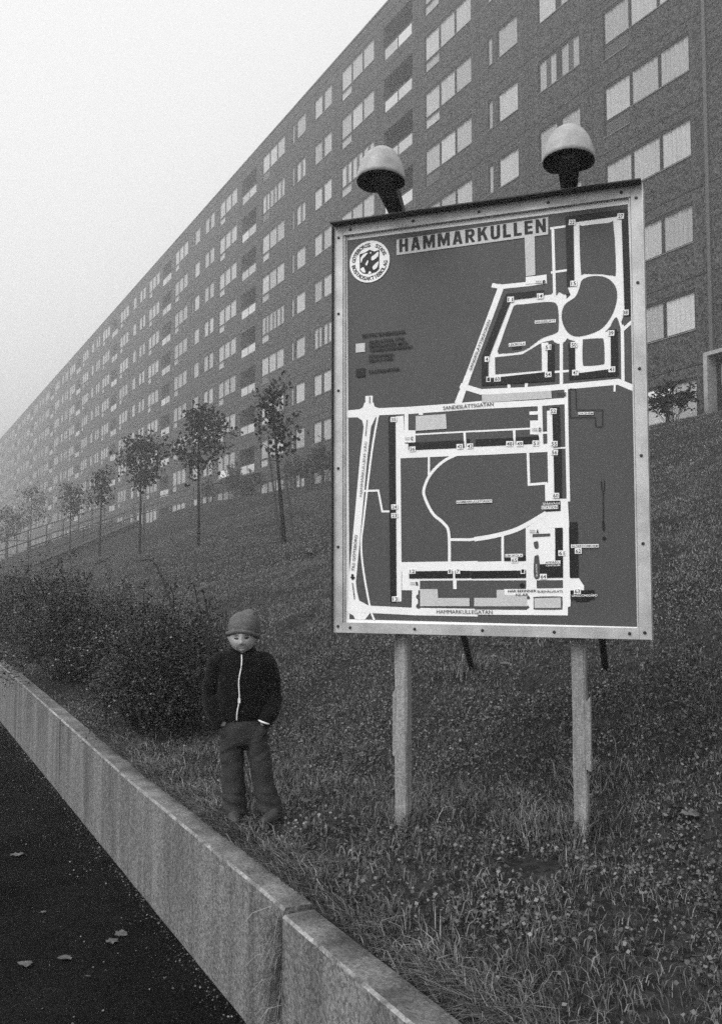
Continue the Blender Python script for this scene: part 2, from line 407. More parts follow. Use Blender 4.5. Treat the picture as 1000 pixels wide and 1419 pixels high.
def loggia_mb():
    g = MB(); u0, u1, v0, v1 = 0.57, 3.60, 0.42, 2.33; yb = -1.35; yf = -0.13
    g.quad((u1, yb, v0), (u0, yb, v0), (u0, yb, v1), (u1, yb, v1)); g.quad((u0, yf, v0), (u0, yb, v0), (u0, yb, v1), (u0, yf, v1))
    g.quad((u1, yb, v0), (u1, yf, v0), (u1, yf, v1), (u1, yb, v1)); g.quad((u0, yb, v0), (u0, yf, v0), (u1, yf, v0), (u1, yb, v0))
    g.quad((u0, yb, v1), (u1, yb, v1), (u1, yf, v1), (u0, yf, v1))
    g.box(0.9, 1.75, yb + 0.01, yb + 0.05, v0 + 0.02, 2.2, 1); g.box(2.05, 3.2, yb + 0.01, yb + 0.05, 1.1, 2.2, 1)
    # parapet frame: top rail, bottom rail, posts
    g.box(u0 + .002, u1 - .002, -0.09, -0.02, 1.09, 1.17, 2); g.box(u0 + .002, u1 - .002, -0.09, -0.02, v0 + .002, 0.50, 2)
    for x in (u0 + .002, (u0 + u1) / 2 - 0.05, u1 - .102): g.box(x, x + 0.1, -0.09, -0.02, 0.50, 1.09, 2)
    return g
LPAN = [(0.672, 2.035, 0.50, 1.09), (2.135, 3.498, 0.50, 1.09)]
def lpanel_mb(r):
    g = MB(); g.box(r[0], r[1], -0.055, -0.03, r[2], r[3]); return g
T_PANEL = {t: panel_mb(t) for t in 'TDSLB'}
PANEL_ME = {t: T_PANEL[t].me('facade_panel', ['pebble_dash']) for t in 'TDSLB'}
FRAME_ME = {t: frame_mb(t).me('window', ['window_frame', 'sill_metal']) for t in 'TDS'}
PANE_ME = {t: [pane_mb(r).me('pane', ['window_glass']) for r in lights(t)] for t in 'TDS'}
CURT_ME = {t: [[curtain_mb(r, k).me('curtain', ['curtain']) for k in (0, 1, 2)] for r in lights(t)] for t in 'TDS'}
BACK_ME = {t: back_mb(t).me('room', ['room_dark']) for t in 'TDS'}
def whole_window_mb(t):
    g = frame_mb(t)
    for r in lights(t):
        for src, m in ((pane_mb(r), 2), (curtain_mb(r, 0, 6), 3)):
            o = len(g.V); g.V += src.V; g.F += [tuple(i + o for i in f) for f in src.F]; g.M += [m] * len(src.F)
    return g
WHOLE = {t: whole_window_mb(t) for t in 'TDS'}
WMATS = ['window_frame', 'sill_metal', 'window_glass', 'curtain']
WHOLE_ME = {t: WHOLE[t].me('window', WMATS) for t in 'TDS'}
LOG = loggia_mb()
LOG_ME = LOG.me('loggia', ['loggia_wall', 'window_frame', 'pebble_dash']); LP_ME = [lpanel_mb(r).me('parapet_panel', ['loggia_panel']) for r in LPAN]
LOGW = loggia_mb()
for r in LPAN: LOGW.box(r[0], r[1], -0.055, -0.03, r[2], r[3], 3)
LOGW_ME = LOGW.me('loggia', ['loggia_wall', 'window_frame', 'pebble_dash', 'loggia_panel'])
NFL = 9
far_p, far_w, far_l = MB(), MB(), MB()
def append(dst, src, dx, dz):
    o = len(dst.V); dst.V += [(x + dx, y, z + dz) for x, y, z in src.V]; dst.F += [tuple(i + o for i in f) for f in src.F]; dst.M += src.M
for p in range(13):
    for t, x0, w in BAYS:
        for k in range(NFL):
            X, Zk = p * PERIOD + x0, zj(k)
            if p >= 6:
                append(far_p, T_PANEL[t], X, Zk); append(far_l if t == 'L' else far_w, LOGW if t == 'L' else WHOLE[t], X, Zk); continue
            link('facade_panel', PANEL_ME[t], b_root, (X, 0, Zk))
            if t == 'L':
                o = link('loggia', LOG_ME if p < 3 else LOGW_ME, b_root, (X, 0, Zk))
                if p < 3:
                    for m in LP_ME: link('parapet_panel', m, o)
            elif p < 2:
                o = link('window', FRAME_ME[t], b_root, (X, 0, Zk))
                link('room', BACK_ME[t], o)
                wk = random.choice((0, 0, 0, 0, 0, 1))
                for i, m in enumerate(PANE_ME[t]):
                    link('pane', m, o)
                    if not (t == 'T' and i == 3 and random.random() < 0.3): link('curtain', CURT_ME[t][i][wk if not (t == 'T' and i == 3) else 0], o)
            else:
                link('window', WHOLE_ME[t], b_root, (X, 0, Zk))
for k in range(NFL): link('facade_panel', PANEL_ME['B'], b_root, (-5.0, 0, zj(k)))
tag(far_p.obj('distant_facade_panels', ['pebble_dash'], b_root), kind='stuff')
tag(far_w.obj('distant_windows', WMATS, b_root), kind='stuff')
tag(far_l.obj('distant_loggias', ['loggia_wall', 'window_frame', 'pebble_dash', 'loggia_panel'], b_root), kind='stuff')
LEN = 13 * PERIOD; ZR = zj(NFL) + 0.0
g = MB(); g.box(-5, LEN, -13, -1.5, 0, ZR); g.obj('core', ['core'], b_root)
g = MB(); g.box(-5.0, LEN, -13.0, 0.02, ZR + 0.012, ZR + 0.62); g.obj('parapet', ['pebble_dash'], b_root)
g = MB(); g.box(-5.05, LEN + .05, -13.05, 0.07, ZR + 0.62, ZR + 0.70); g.obj('coping', ['roof_coping'], b_root)
g = MB(); g.box(-5.0, LEN, -1.5, -0.01, -0.2, zj(0) - 0.012); g.obj('plinth', ['concrete_dark'], b_root)
g = MB(); g.box(-0.11, 0.03, 0.003, 0.075, zj(0), ZR); g.obj('joint_cover', ['roof_coping'], b_root)
for y_ in (-5.0, LEN): 
    g = MB(); g.box(y_ - (0.1 if y_ < 0 else 0), y_ + (0 if y_ < 0 else 0.1), -13, -0.0, 0, ZR); g.obj('end_wall', ['pebble_dash'], b_root)

# entrance porch at the right edge, and the lit-looking door sign further along
def local_b(px, py, y=0.0):
    p = at_plane(px, py, PF - N * y, N); q = p - P(S_ORG, D_F, 0); return q @ D, p[2]
xl, zt = local_b(973, 489, 0.5)
gz = float(hz(S_ORG - 1.5, D_F - 0.3))
po = empty('entrance_porch', P(S_ORG, D_F, 0), THETA)
tag(po, 'pale concrete porch frame round a dark doorway in the nearest end of the block', 'porch')
g = MB(); g.box(xl - 0.16, xl, 0.08, 0.5, gz - 0.3, zt - 0.12); g.obj('jamb', ['concrete_pale'], po)
g = MB(); g.box(xl - 2.3, xl - 2.14, 0.08, 0.5, gz - 0.3, zt - 0.12); g.obj('jamb', ['concrete_pale'], po)
g = MB(); g.box(xl - 2.3, xl, 0.08, 0.5, zt - 0.12, zt); g.obj('lintel', ['concrete_pale'], po)
g = MB(); g.box(xl - 2.13, xl - 0.17, 0.08, 0.11, gz - 0.3, zt - 0.13); d_ = g.obj('door', ['window_frame'], po)
g = MB(); g.box(xl - 1.95, xl - 0.35, 0.112, 0.118, gz + 0.9, zt - 0.35); g.obj('pane', ['room_dark'], d_)
ex, ez = local_b(312, 657, 0.3)
es = empty('door_light_box', P(S_ORG, D_F, 0), THETA)
tag(es, 'small white light box on brackets above an entrance beside far shrubs', 'sign')
g = MB(); g.box(ex - 0.75, ex + 0.75, 0.22, 0.42, ez - 0.26, ez + 0.26); g.obj('box', ['sign_white'], es)
for q in (-0.45, 0.45):
    g = MB(); g.box(ex + q - 0.03, ex + q + 0.03, 0.0, 0.22, ez - 0.04, ez + 0.04); g.obj('bracket', ['window_frame'], es)
cx_, cz_ = local_b(312, 668, 0.6)
cn = empty('door_canopy', P(S_ORG, D_F, 0), THETA)
tag(cn, 'thin flat canopy on two posts under the small white light box', 'canopy')
g = MB(); g.box(cx_ - 1.3, cx_ + 1.3, 0.05, 1.2, cz_ - 0.05, cz_ + 0.05); g.obj('roof', ['concrete_dark'], cn)
for q in (-1.22, 1.16):
    g = MB(); g.box(cx_ + q, cx_ + q + 0.07, 1.1, 1.17, cz_ - 3.0, cz_ - 0.05); g.obj('post', ['window_frame'], cn)
# window paper strip in the ground-floor window by the porch
wx, wz = local_b(917, 545, -0.06)
ws = MB(); ws.box(wx - 0.62, wx + 0.62, -0.027, -0.020, wz - 0.12, wz + 0.12)
wso = ws.obj('window_notice', ['sign_white'], None, P(S_ORG, D_F, 0), (0, 0, THETA))
tag(wso, 'white paper strip stuck in the ground-floor window beside the porch', 'notice')

# ------------------------------------------------------------------ map sign
AL = np.array([-2.68, 1.0, 0]); AL /= np.linalg.norm(AL)          # along the board, right to left
NS = np.array([AL[1], -AL[0], 0]) * -1                             # board normal
if NS[1] > 0: NS = -NS
POST_L = at_z(559, 1145, 0.65); POST_R = at_z(803, 1158, 0.69)
BASE = (POST_L + POST_R) / 2
PB = BASE + NS * 0.13                                              # plane of the printed board
RTV = -AL                                                          # left -> right on the board
UPV = np.array([0, 0, 1.0])
def uv(px, py):
    q = at_plane(px, py, PB, NS) - PB; return float(q @ RTV), float(q[2])
cTL, cTR, cBR, cBL = uv(463, 318), uv(887, 257), uv(903, 885), uv(466, 877)
U0 = (cTL[0] + cBL[0]) / 2; U1 = (cTR[0] + cBR[0]) / 2; V0 = (cBL[1] + cBR[1]) / 2; V1 = (cTL[1] + cTR[1]) / 2
print('sign corners', cTL, cTR, cBR, cBL, 'size', U1 - U0, V1 - V0)
def Q(u, v, w=0.0): return PB + RTV * u + UPV * v + NS * w
sroot = empty('map_sign', Q((U0 + U1) / 2, 0, 0) * np.array([1, 1, 0]) + np.array([0, 0, 0.66]))
tag(sroot, 'large framed estate map board on two wooden posts with two hooded lamps', 'sign')
SOFF = np.array(sroot.location)
def sbox(name, mats, u0, u1, v0, v1, w0, w1, parent, taper=None):
    g = MB()
    A = [Q(u0, v0, w0), Q(u1, v0, w0), Q(u1, v0, w1), Q(u0, v0, w1)]; B = [Q(u0, v1, w0), Q(u1, v1, w0), Q(u1, v1, w1), Q(u0, v1, w1)]
    g.prism(None, [tuple(a - SOFF) for a in A], [tuple(b - SOFF) for b in B])
    return g.obj(name, mats, parent)
FRW = 0.05
# the board (front face at w=0) and its printed layers
mx0, my0 = U0 + FRW, V0 + FRW
panel = sbox('map_panel', ['sign_white'], U0 + 0.012, U1 - 0.012, V0 + 0.012, V1 - 0.012, -0.03, 0.0, sroot)
LAY = [0]
def flat(name, polys, mat, w, parent=None, step=2.5e-5, each=False):
    """polygons in (u,v) laid on the board at height w"""
    if each:
        for i, p in enumerate(polys): flat(name, [p], mat, w + i * step, parent)
        return
    g = MB()
    for i, p in enumerate(polys):
        o = len(g.V); ww = w + i * step
        ar = sum(p[k][0] * p[(k + 1) % len(p)][1] - p[(k + 1) % len(p)][0] * p[k][1] for k in range(len(p)))
        if ar < 0: p = p[::-1]
        g.V += [tuple(Q(u, v, ww) - SOFF) for u, v in p]; g.F.append(tuple(range(o, o + len(p)))); g.M.append(0)
    return g.obj(name, [mat], parent if parent is not None else panel)
def pa(x, y): return uv(640 + x / 3.846, 280 + y / 3.846)
def pb(x, y): return uv(470 + x / 4.434, 540 + y / 4.434)
def pc(x, y): return uv(660 + x / 3.942, 520 + y / 3.942)
def pd(x, y): return uv(480 + x / 6.45, 320 + y / 6.45)
PXM = abs(uv(700, 600)[1] - uv(700, 601)[1])                       # metres per photo pixel on the board
def poly(f, pts): return [f(x, y) for x, y in pts]
def stroke(f, pts, w, smooth=0):
    sc = {pa: 3.846, pb: 4.434, pc: 3.942, uv: 1.0}[f]; hw = w / sc * PXM / 2
    q = [np.array(f(x, y)) for x, y in pts]
    if smooth: q = catmull(q, smooth)
    L, Rr = [], []
    for i, p in enumerate(q):
        a = q[max(i - 1, 0)]; b = q[min(i + 1, len(q) - 1)]
        if 0 < i < len(q) - 1:
            t1 = (p - a) / np.linalg.norm(p - a); t2 = (b - p) / np.linalg.norm(b - p); t = t1 + t2; t /= np.linalg.norm(t)
            k = 1 / max(0.5, float(np.dot(t, t1)))
        else:
            t = (b - a) / np.linalg.norm(b - a); k = 1
        nn = np.array([-t[1], t[0]]) * hw * k
        L.append(tuple(p + nn)); Rr.append(tuple(p - nn))
    return L + Rr[::-1]
def disc(f, x, y, r, n=16):
    sc = {pa: 3.846, pb: 4.434, pc: 3.942, uv: 1.0}[f]; c = f(x, y); rr = r / sc * PXM
    return [(c[0] + rr * math.cos(2 * math.pi * k / n), c[1] + rr * math.sin(2 * math.pi * k / n)) for k in range(n)]
def rnd(pts, f, n=5): return [tuple(p) for p in catmull([f(x, y) for x, y in pts], n, True)]
# map ground
flat('map_ground', [[uv(481, 333), uv(869, 283), uv(890, 869), uv(484, 858)]], 'sign_grey', 0.0005)
W = []
W += [stroke(pa, [(212, 440), (25, 945)], 32), stroke(pa, [(158, 443), (205, 452), (350, 437), (440, 424)], 24), poly(pa, [(345, 402), (448, 386), (452, 434), (352, 446)])]
W += [stroke(pa, [(270, 538), (490, 515)], 46), stroke(pa, [(262, 530), (160, 812), (155, 945)], 42), stroke(pa, [(140, 930), (462, 903)], 34), stroke(pa, [(440, 918), (440, 750)], 36),
      stroke(pa, [(175, 815), (320, 800), (420, 735), (535, 712)], 32, 5), stroke(pa, [(522, 500), (520, 720)], 24), disc(pa, 512, 512, 42), disc(pa, 520, 715, 40),
      stroke(pa, [(527, 700), (528, 985)], 17)]
KID = [(640, 415), (700, 395), (770, 405), (815, 450), (823, 520), (793, 610), (730, 682), (620, 716), (560, 692), (530, 620), (545, 550), (600, 508), (622, 465)]
def grow(pts, k):
    cx = sum(p[0] for p in pts) / len(pts); cy = sum(p[1] for p in pts) / len(pts)
    return [(cx + (x - cx) * (1 + k / math.hypot(x - cx, y - cy)), cy + (y - cy) * (1 + k / math.hypot(x - cx, y - cy))) for x, y in pts]
W += [rnd(grow(KID, 26), pa), poly(pa, [(592, 100), (848, 72), (864, 592), (842, 650), (800, 610), (790, 440), (640, 440), (590, 480), (576, 497), (562, 455), (597, 445)]),
      stroke(pa, [(482, 140), (492, 500)], 15), stroke(pa, [(468, 141), (555, 129)], 12), stroke(pa, [(472, 376), (560, 363)], 12),
      poly(pa, [(600, 725), (775, 690), (797, 700), (797, 895), (602, 922)]), stroke(pa, [(-10, 978), (100, 1012), (330, 1002), (560, 983), (830, 958), (915, 993)], 30),
      stroke(pa, [(852, 655), (856, 965)], 16), stroke(pa, [(848, 688), (905, 636)], 16), stroke(pa, [(826, 610), (852, 690)], 18), stroke(pa, [(250, 1000), (248, 966)], 16),
      stroke(pa, [(340, 1000), (342, 962)], 16), stroke(pa, [(812, 965), (811, 1010)], 10), stroke(pa, [(488, 906), (572, 900)], 12), stroke(pa, [(0, 1010), (-25, 1075)], 34),
      stroke(pa, [(30, 930), (-20, 1075)], 34)]
W += [stroke(pb, [(183, 38), (182, 150), (150, 420), (97, 1000), (80, 1180), (92, 1300), (135, 1405)], 50), poly(pb, [(155, 80), (210, 80), (218, 105), (250, 116), (262, 150), (222, 172), (200, 220), (150, 225), (140, 188), (112, 170), (42, 172), (42, 132), (110, 128), (145, 110)]), poly(pb, [(58, 1225), (106, 1225), (122, 1295), (190, 1332), (190, 1372), (158, 1412), (100, 1412), (85, 1385), (50, 1370), (42, 1365), (42, 1312), (55, 1290)]),
      stroke(pb, [(42, 150), (180, 138), (420, 128), (700, 108), (1010, 80)], 46), stroke(pb, [(240, 150), (200, 380), (150, 800), (135, 950), (150, 1120), (190, 1340), (215, 1415)], 13, 5),
      stroke(pb, [(150, 622), (240, 620), (264, 748), (350, 748)], 13), poly(pb, [(345, 165), (395, 160), (402, 330), (425, 335), (425, 380), (376, 420), (382, 1060), (382, 1300), (352, 1305)]),
      stroke(pb, [(412, 130), (412, 270)], 26), poly(pb, [(398, 250), (468, 250), (468, 325), (398, 325)]), stroke(pb, [(505, 120), (500, 155)], 28), poly(pb, [(372, 422), (372, 376), (850, 354), (850, 402)]),
      stroke(pb, [(465, 276), (860, 254)], 10), stroke(pb, [(768, 258), (774, 365)], 15), stroke(pb, [(550, 410), (550, 530)], 14),
      stroke(pb, [(735, 392), (640, 440), (560, 520), (520, 610), (528, 670), (575, 762), (640, 820), (672, 880), (676, 1065)], 18, 6), stroke(pb, [(676, 921), (800, 922), (850, 915)], 17),
      poly(pb, [(376, 1060), (850, 1053), (850, 1113), (376, 1118)]), poly(pb, [(385, 1100), (432, 1100), (432, 1165), (495, 1170), (495, 1232), (385, 1232)]), stroke(pb, [(430, 1167), (850, 1164)], 14),
      stroke(pb, [(708, 1110), (710, 1225)], 22), stroke(pb, [(468, 1180), (462, 1360)], 40), stroke(pb, [(42, 1338), (160, 1348), (460, 1363), (850, 1370)], 46)]
W += [stroke(pc, [(-40, 172), (0, 169), (340, 152), (495, 140)], 34), stroke(pc, [(488, 55), (492, 300), (501, 690)], 18),
      poly(pc, [(383, 195), (414, 190), (425, 675), (497, 675), (506, 832), (268, 836), (340, 790), (376, 752), (373, 600), (390, 585)]), stroke(pc, [(345, 150), (352, 385)], 24), stroke(pc, [(280, 420), (286, 602)], 14),
      stroke(pc, [(280, 598), (385, 590)], 14), poly(pc, [(-15, 391), (392, 372), (392, 419), (-15, 438)]), stroke(pc, [(-10, 307), (298, 291)], 10), stroke(pc, [(205, 296), (208, 388)], 14),
      stroke(pc, [(350, 316), (392, 313)], 11), poly(pc, [(292, 248), (350, 247), (352, 325), (292, 323)]), stroke(pc, [(288, 208), (350, 205)], 18), stroke(pc, [(415, 399), (490, 396)], 8),
      stroke(pc, [(-12, 896), (100, 877), (230, 838), (385, 750)], 24, 5), stroke(pc, [(142, 875), (143, 1025)], 14),
      poly(pc, [(268, 832), (428, 835), (430, 905), (428, 1032), (342, 1032), (346, 1112), (328, 1112), (328, 1185), (272, 1185)]), poly(pc, [(-15, 1019), (272, 1014), (272, 1066), (-15, 1069)]),
      stroke(pc, [(-15, 1114), (480, 1112)], 14), poly(pc, [(470, 830), (503, 830), (508, 1100), (556, 1106), (586, 1150), (586, 1174), (516, 1176), (512, 1262), (498, 1266), (498, 1310), (472, 1310)]),
      poly(pc, [(270, 1160), (475, 1160), (475, 1308), (270, 1306)]), poly(pc, [(150, 1168), (275, 1168), (275, 1200), (150, 1200)]), stroke(pc, [(-15, 1291), (496, 1295)], 32)]
W += [poly(uv, [(757, 392), (728, 394), (728, 384), (757, 381)])]
flat('road_print', W, 'sign_white', 0.0010)
G = []
G += [rnd([(625, 140), (640, 128), (780, 112), (805, 122), (818, 370), (800, 391), (740, 384), (650, 382), (632, 370)], pa, 3), rnd(KID, pa),
      rnd([(285, 550), (330, 545), (470, 533), (508, 560), (513, 670), (498, 698), (420, 728), (330, 790), (215, 806), (195, 785), (265, 580)], pa, 4),
      poly(pa, [(175, 828), (320, 812), (415, 755), (422, 775), (424, 897), (177, 918)]), rnd([(642, 745), (655, 732), (735, 727), (753, 740), (757, 850), (742, 866), (660, 872), (642, 858)], pa, 3),
      poly(pa, [(500, 500), (500, 380), (556, 372), (558, 455), (566, 470), (576, 492), (540, 492), (515, 478)]), rnd([(792, 690), (795, 650), (820, 614), (836, 650), (840, 690)], pa, 4)]
G += [poly(pc, [(305, 868), (402, 864), (402, 880), (305, 885)]), rnd([(312, 915), (322, 908), (336, 910), (337, 945), (318, 945)], pc, 3), rnd([(314, 1000), (325, 985), (340, 990), (346, 1100), (314, 1104)], pc, 3),
      poly(pc, [(330, 1122), (470, 1122), (470, 1162), (330, 1164)]), rnd([(312, 1222), (320, 1210), (455, 1208), (468, 1220), (468, 1270), (455, 1280), (322, 1280), (312, 1268)], pc, 3),
      poly(pc, [(362, 325), (383, 322), (385, 372), (364, 376)]), poly(pc, [(360, 180), (383, 165), (383, 300), (362, 303)]), stroke(pc, [(-10, 1272), (270, 1274), (285, 1262)], 14), disc(pc, 282, 1215, 9)]
G += [disc(pb, 486, 1273, 15), disc(pb, 486, 1330, 15), poly(pb, [(384, 1240), (432, 1232), (445, 1245), (442, 1335), (384, 1335)])]
flat('green_print', G, 'sign_grey', 0.0036, each=True)
LP_ = [poly(uv, [(549.5, 332.4), (759.2, 301.2), (759.2, 325.2), (549.5, 354)]), poly(pa, [(332, 170), (386, 163), (390, 390), (340, 397)]), poly(pa, [(106, 1028), (474, 1006), (478, 1046), (106, 1070)]),
       poly(pb, [(497, 1225), (605, 1225), (607, 1280), (800, 1280), (800, 1330), (497, 1330)]), poly(pb, [(470, 163), (655, 150), (660, 240), (470, 254)]),
       poly(pc, [(110, 1172), (150, 1172), (150, 1200), (275, 1200), (275, 1262), (-12, 1262), (-12, 1216), (110, 1216)]), poly(pc, [(316, 1218), (460, 1214), (460, 1270), (316, 1271)]),
       poly(pd, [(85, 1010), (167, 1003), (167, 1082), (85, 1089)])]
flat('parking_print', LP_, 'sign_pale', 0.0042, each=True)
K = [poly(pa, [(550, 80), (880, 38), (896, 605), (865, 608), (848, 73), (592, 108), (597, 445), (560, 455)]),
     poly(pa, [(235, 490), (435, 470), (435, 502), (262, 522), (140, 835), (140, 940), (455, 905), (455, 760), (490, 757), (492, 953), (105, 980), (105, 830)]),
     poly(pa, [(565, 755), (600, 750), (602, 915), (792, 890), (790, 680), (825, 678), (832, 926), (570, 948)]), poly(pa, [(265, 773), (318, 767), (318, 785), (268, 790)])]
K += [poly(pb, [(303, 165), (345, 162), (352, 1305), (315, 1305)]), poly(pb, [(425, 326), (764, 311), (768, 356), (425, 371)]), poly(pb, [(430, 1116), (696, 1112), (696, 1158), (430, 1160)])]
K += [poly(pc, [(412, 175), (452, 172), (458, 392), (418, 395)]), poly(pc, [(420, 405), (462, 403), (465, 672), (425, 675)]), poly(pc, [(375, 688), (457, 685), (458, 740), (375, 745)]),
      poly(pc, [(428, 835), (470, 835), (472, 1105), (345, 1107), (345, 1032), (432, 1030)]), poly(pc, [(505, 803), (550, 803), (555, 1107), (510, 1107)]),
      poly(pc, [(512, 1175), (642, 1173), (642, 1222), (615, 1225), (612, 1235), (540, 1235), (540, 1226), (512, 1225)]), poly(pc, [(152, 985), (268, 984), (268, 1014), (152, 1015)]),
      poly(pc, [(-145 + 115, 1070), (268, 1068), (268, 1107), (-30, 1110)]), poly(pc, [(-5, 351), (200, 342), (202, 380), (-5, 390)]), poly(pc, [(213, 340), (340, 333), (342, 372), (213, 380)]),
      poly(pd, [(88, 1233), (168, 1225), (168, 1302), (88, 1312)])]
K += [poly(pb, [(780, 304), (800, 303), (800, 350), (780, 351)]), poly(pb, [(712, 1112), (800, 1112), (800, 1157), (712, 1158)])]
OUT = [(508, 75), (540, 75), (545, 190), (687, 190), (687, 282), (650, 282), (648, 230), (510, 232), (508, 75)]
K += [stroke(pc, [OUT[i], OUT[i + 1]], 3.5) for i in range(len(OUT) - 1)]
K += [stroke(pc, [(690, 640), (691, 800)], 4), stroke(pc, [(680, 572), (682, 620), (690, 650)], 4), stroke(pc, [(698, 572), (697, 620), (690, 650)], 4), poly(pc, [(684, 810), (691, 785), (698, 810), (699, 830), (693, 856), (685, 830)]),
      disc(pc, 696, 890, 9), disc(pc, 248, 1147, 12), poly(pb, [(76, 1133), (90, 1134), (90, 1150), (100, 1151), (82, 1170), (68, 1149), (76, 1149)])]
K += [stroke(pb, [(173, 185), (163, 285)], 4), stroke(pb, [(82, 1185), (96, 1290)], 5), stroke(pb, [(188, 42), (188, 86)], 5)]
flat('building_print', K, 'sign_black', 0.0048, each=True)

# lettering -------------------------------------------------------
TEXTS = []
def text(s, p0, p1, h, mat='sign_black', w=0.0064, plate=None, bold=0.009, name='lettering', raw=False):
    """s written from p0 to p1 (board coordinates), capital height h metres"""
    cu = bpy.data.curves.new('t', 'FONT'); cu.body = s; cu.size = 1; cu.offset = bold; cu.resolution_u = 3
    o = bpy.data.objects.new('t', cu); col.objects.link(o); TEXTS.append((o, p0, p1, h, mat, w, name))
    if plate:
        a, b = np.array(p0), np.array(p1); t = (b - a) / np.linalg.norm(b - a); nn = np.array([-t[1], t[0]]); e = h * 0.22
        flat('label_plate', [[tuple(a - t * e - nn * e), tuple(b + t * e - nn * e), tuple(b + t * e + nn * (h + e)), tuple(a - t * e + nn * (h + e))]], plate, 0.0058)
def tpx(s, f, x0, y0, x1, y1, hp, **k):
    sc = {pa: 3.846, pb: 4.434, pc: 3.942, pd: 6.45, uv: 1.0}[f]
    text(s, f(x0, y0), f(x1, y1), hp / sc * PXM, **k)
ST = 0.21
def rc(x0, y0, x1, y1): return [(x0, y0), (x1, y0), (x1, y1), (x0, y1)]
GLYPH = {'H': (.62, [rc(0, 0, ST, 1), rc(.62 - ST, 0, .62, 1), rc(ST, .4, .62 - ST, .6)]),
         'A': (.66, [[(0, 0), (.21, 0), (.33, .70), (.33, 1), (.19, 1)], [(.45, 0), (.66, 0), (.47, 1), (.33, 1), (.33, .70)], [(.245, .2), (.415, .2), (.39, .36), (.27, .36)]]),
         'M': (.82, [rc(0, 0, .19, 1), rc(.63, 0, .82, 1), [(.19, 1), (.19, .55), (.36, .05), (.41, .05), (.41, .5), (.25, 1)], [(.63, 1), (.57, 1), (.41, .5), (.41, .05), (.46, .05), (.63, .55)]]),
         'R': (.64, [rc(0, 0, ST, 1), rc(ST, .82, .42, 1), rc(ST, .40, .42, .58), [(.42, 1), (.55, .95), (.62, .82), (.62, .58), (.55, .46), (.42, .40), (.42, .58), (.42, .82)], [(.24, .40), (.44, .40), (.66, 0), (.44, 0)]]),
         'K': (.66, [rc(0, 0, ST, 1), [(ST, .38), (.33, .44), (.36, .56), (.64, 1), (.41, 1), (ST, .62)], [(.33, .44), (.46, 0), (.68, 0), (.46, .66), (.36, .56)]]),
         'U': (.62, [rc(0, .22, ST, 1), rc(.62 - ST, .22, .62, 1), [(0, .22), (.06, .06), (.2, -.02), (.42, -.02), (.56, .06), (.62, .22), (.62 - ST, .22), (.38, .17), (.24, .17), (ST, .22)]]),
         'L': (.5, [rc(0, 0, ST, 1), rc(ST, 0, .5, .19)]), 'E': (.52, [rc(0, 0, ST, 1), rc(ST, 0, .52, .19), rc(ST, .41, .49, .59), rc(ST, .81, .52, 1)]),
         'N': (.64, [rc(0, 0, .19, 1), rc(.45, 0, .64, 1), [(.19, 1), (.19, .55), (.45, 0), (.45, .45)]])}
t0_, t1_ = np.array(uv(553.5, 350.0)), np.array(uv(756, 321.6)); th_ = 19.0 * PXM
tot = sum(GLYPH[c][0] for c in 'HAMMARKULLEN') + 11 * 0.2; xx = 0
td = (t1_ - t0_); tn = np.array([-td[1], td[0]]) / np.linalg.norm(td) * th_
for c in 'HAMMARKULLEN':
    wg, ps = GLYPH[c]
    flat('title_letter', [[tuple(t0_ + td * (xx + x) / tot + tn * y) for x, y in q] for q in ps], 'sign_black', 0.0060, step=1e-5); xx += wg + 0.2
for s_, x0, y0, x1, y1, h in (('BETECKNINGAR', 142, 957, 528, 918, 31), ('BILPLATSER FÖR', 205, 1010, 515, 978, 26), ('BESÖKANDE MED', 205, 1047, 545, 1015, 26),
                              ('TIDSBEGRÄNSNING', 205, 1084, 588, 1050, 26), ('FÖRHYRDA', 203, 1140, 425, 1118, 26), ('BILPLATSER', 203, 1176, 420, 1154, 26), ('FASTIGHETER', 202, 1276, 474, 1250, 28)):
    tpx(s_, pd, x0, y0, x1, y1, h * 1.12, bold=0.018); tpx(s_, pd, x0 + 2.5, y0 - .3, x1 + 2.5, y1 - .3, h * 1.12, bold=0.018, w=0.0066)
tpx('SANDESLÄTTSKROKEN', pa, 50, 898, 152, 632, 15)
tpx('SANDESLÄTTSGATAN', uv, 614, 568, 683.5, 562.5, 5.2)
tpx('HAMMARKULLENS VÄG', pb, 140, 656, 172, 320, 18, bold=0.0)
tpx('TILL GÖTEBORG', pb, 92, 1115, 112, 893, 18)
tpx('HAMMARKULLEGATAN', uv, 605, 850, 682, 850.8, 5.6, bold=0.0)
tpx('HÄR BEFINNER', pc, 172, 1186, 326, 1184, 14); tpx('NI ÄR', pc, 216, 1206, 284, 1205, 14)
tpx('BUSSHÅLLPLATS', pc, 333, 1187, 470, 1186, 12)
def lab(s_, f, x, y, wd, h, plate='sign_white', mat='sign_black', slope=-0.05):
    tpx(s_, f, x - wd / 2, y + h / 2 - slope * wd / 2 * -1 * -1, x + wd / 2, y + h / 2 + slope * wd / 2, h, plate=plate, mat=mat, bold=0.012, name='house_number' if s_[0].isdigit() else 'lettering')
for s_, x, y in (('22', 585, 110), ('27', 843, 77), ('15', 593, 435), ('38', 868, 590), ('11', 258, 520), ('14', 415, 502), ('4', 132, 838), ('1', 141, 945), ('60', 188, 943), ('54', 458, 920), ('51', 457, 775),
                 ('50', 595, 762), ('47', 603, 910), ('43', 797, 893), ('39', 792, 700)): lab(s_, pa, x, y, 12 * len(s_) + 2, 20)
for s_, x, y in (('35', 335, 183), ('24', 340, 720), ('23', 340, 773), ('13', 345, 1285), ('36', 450, 365), ('42', 740, 350), ('43', 803, 347), ('12', 450, 1115), ('8', 680, 1115), ('7', 730, 1115)): lab(s_, pb, x, y, 13 * len(s_) + 3, 22)
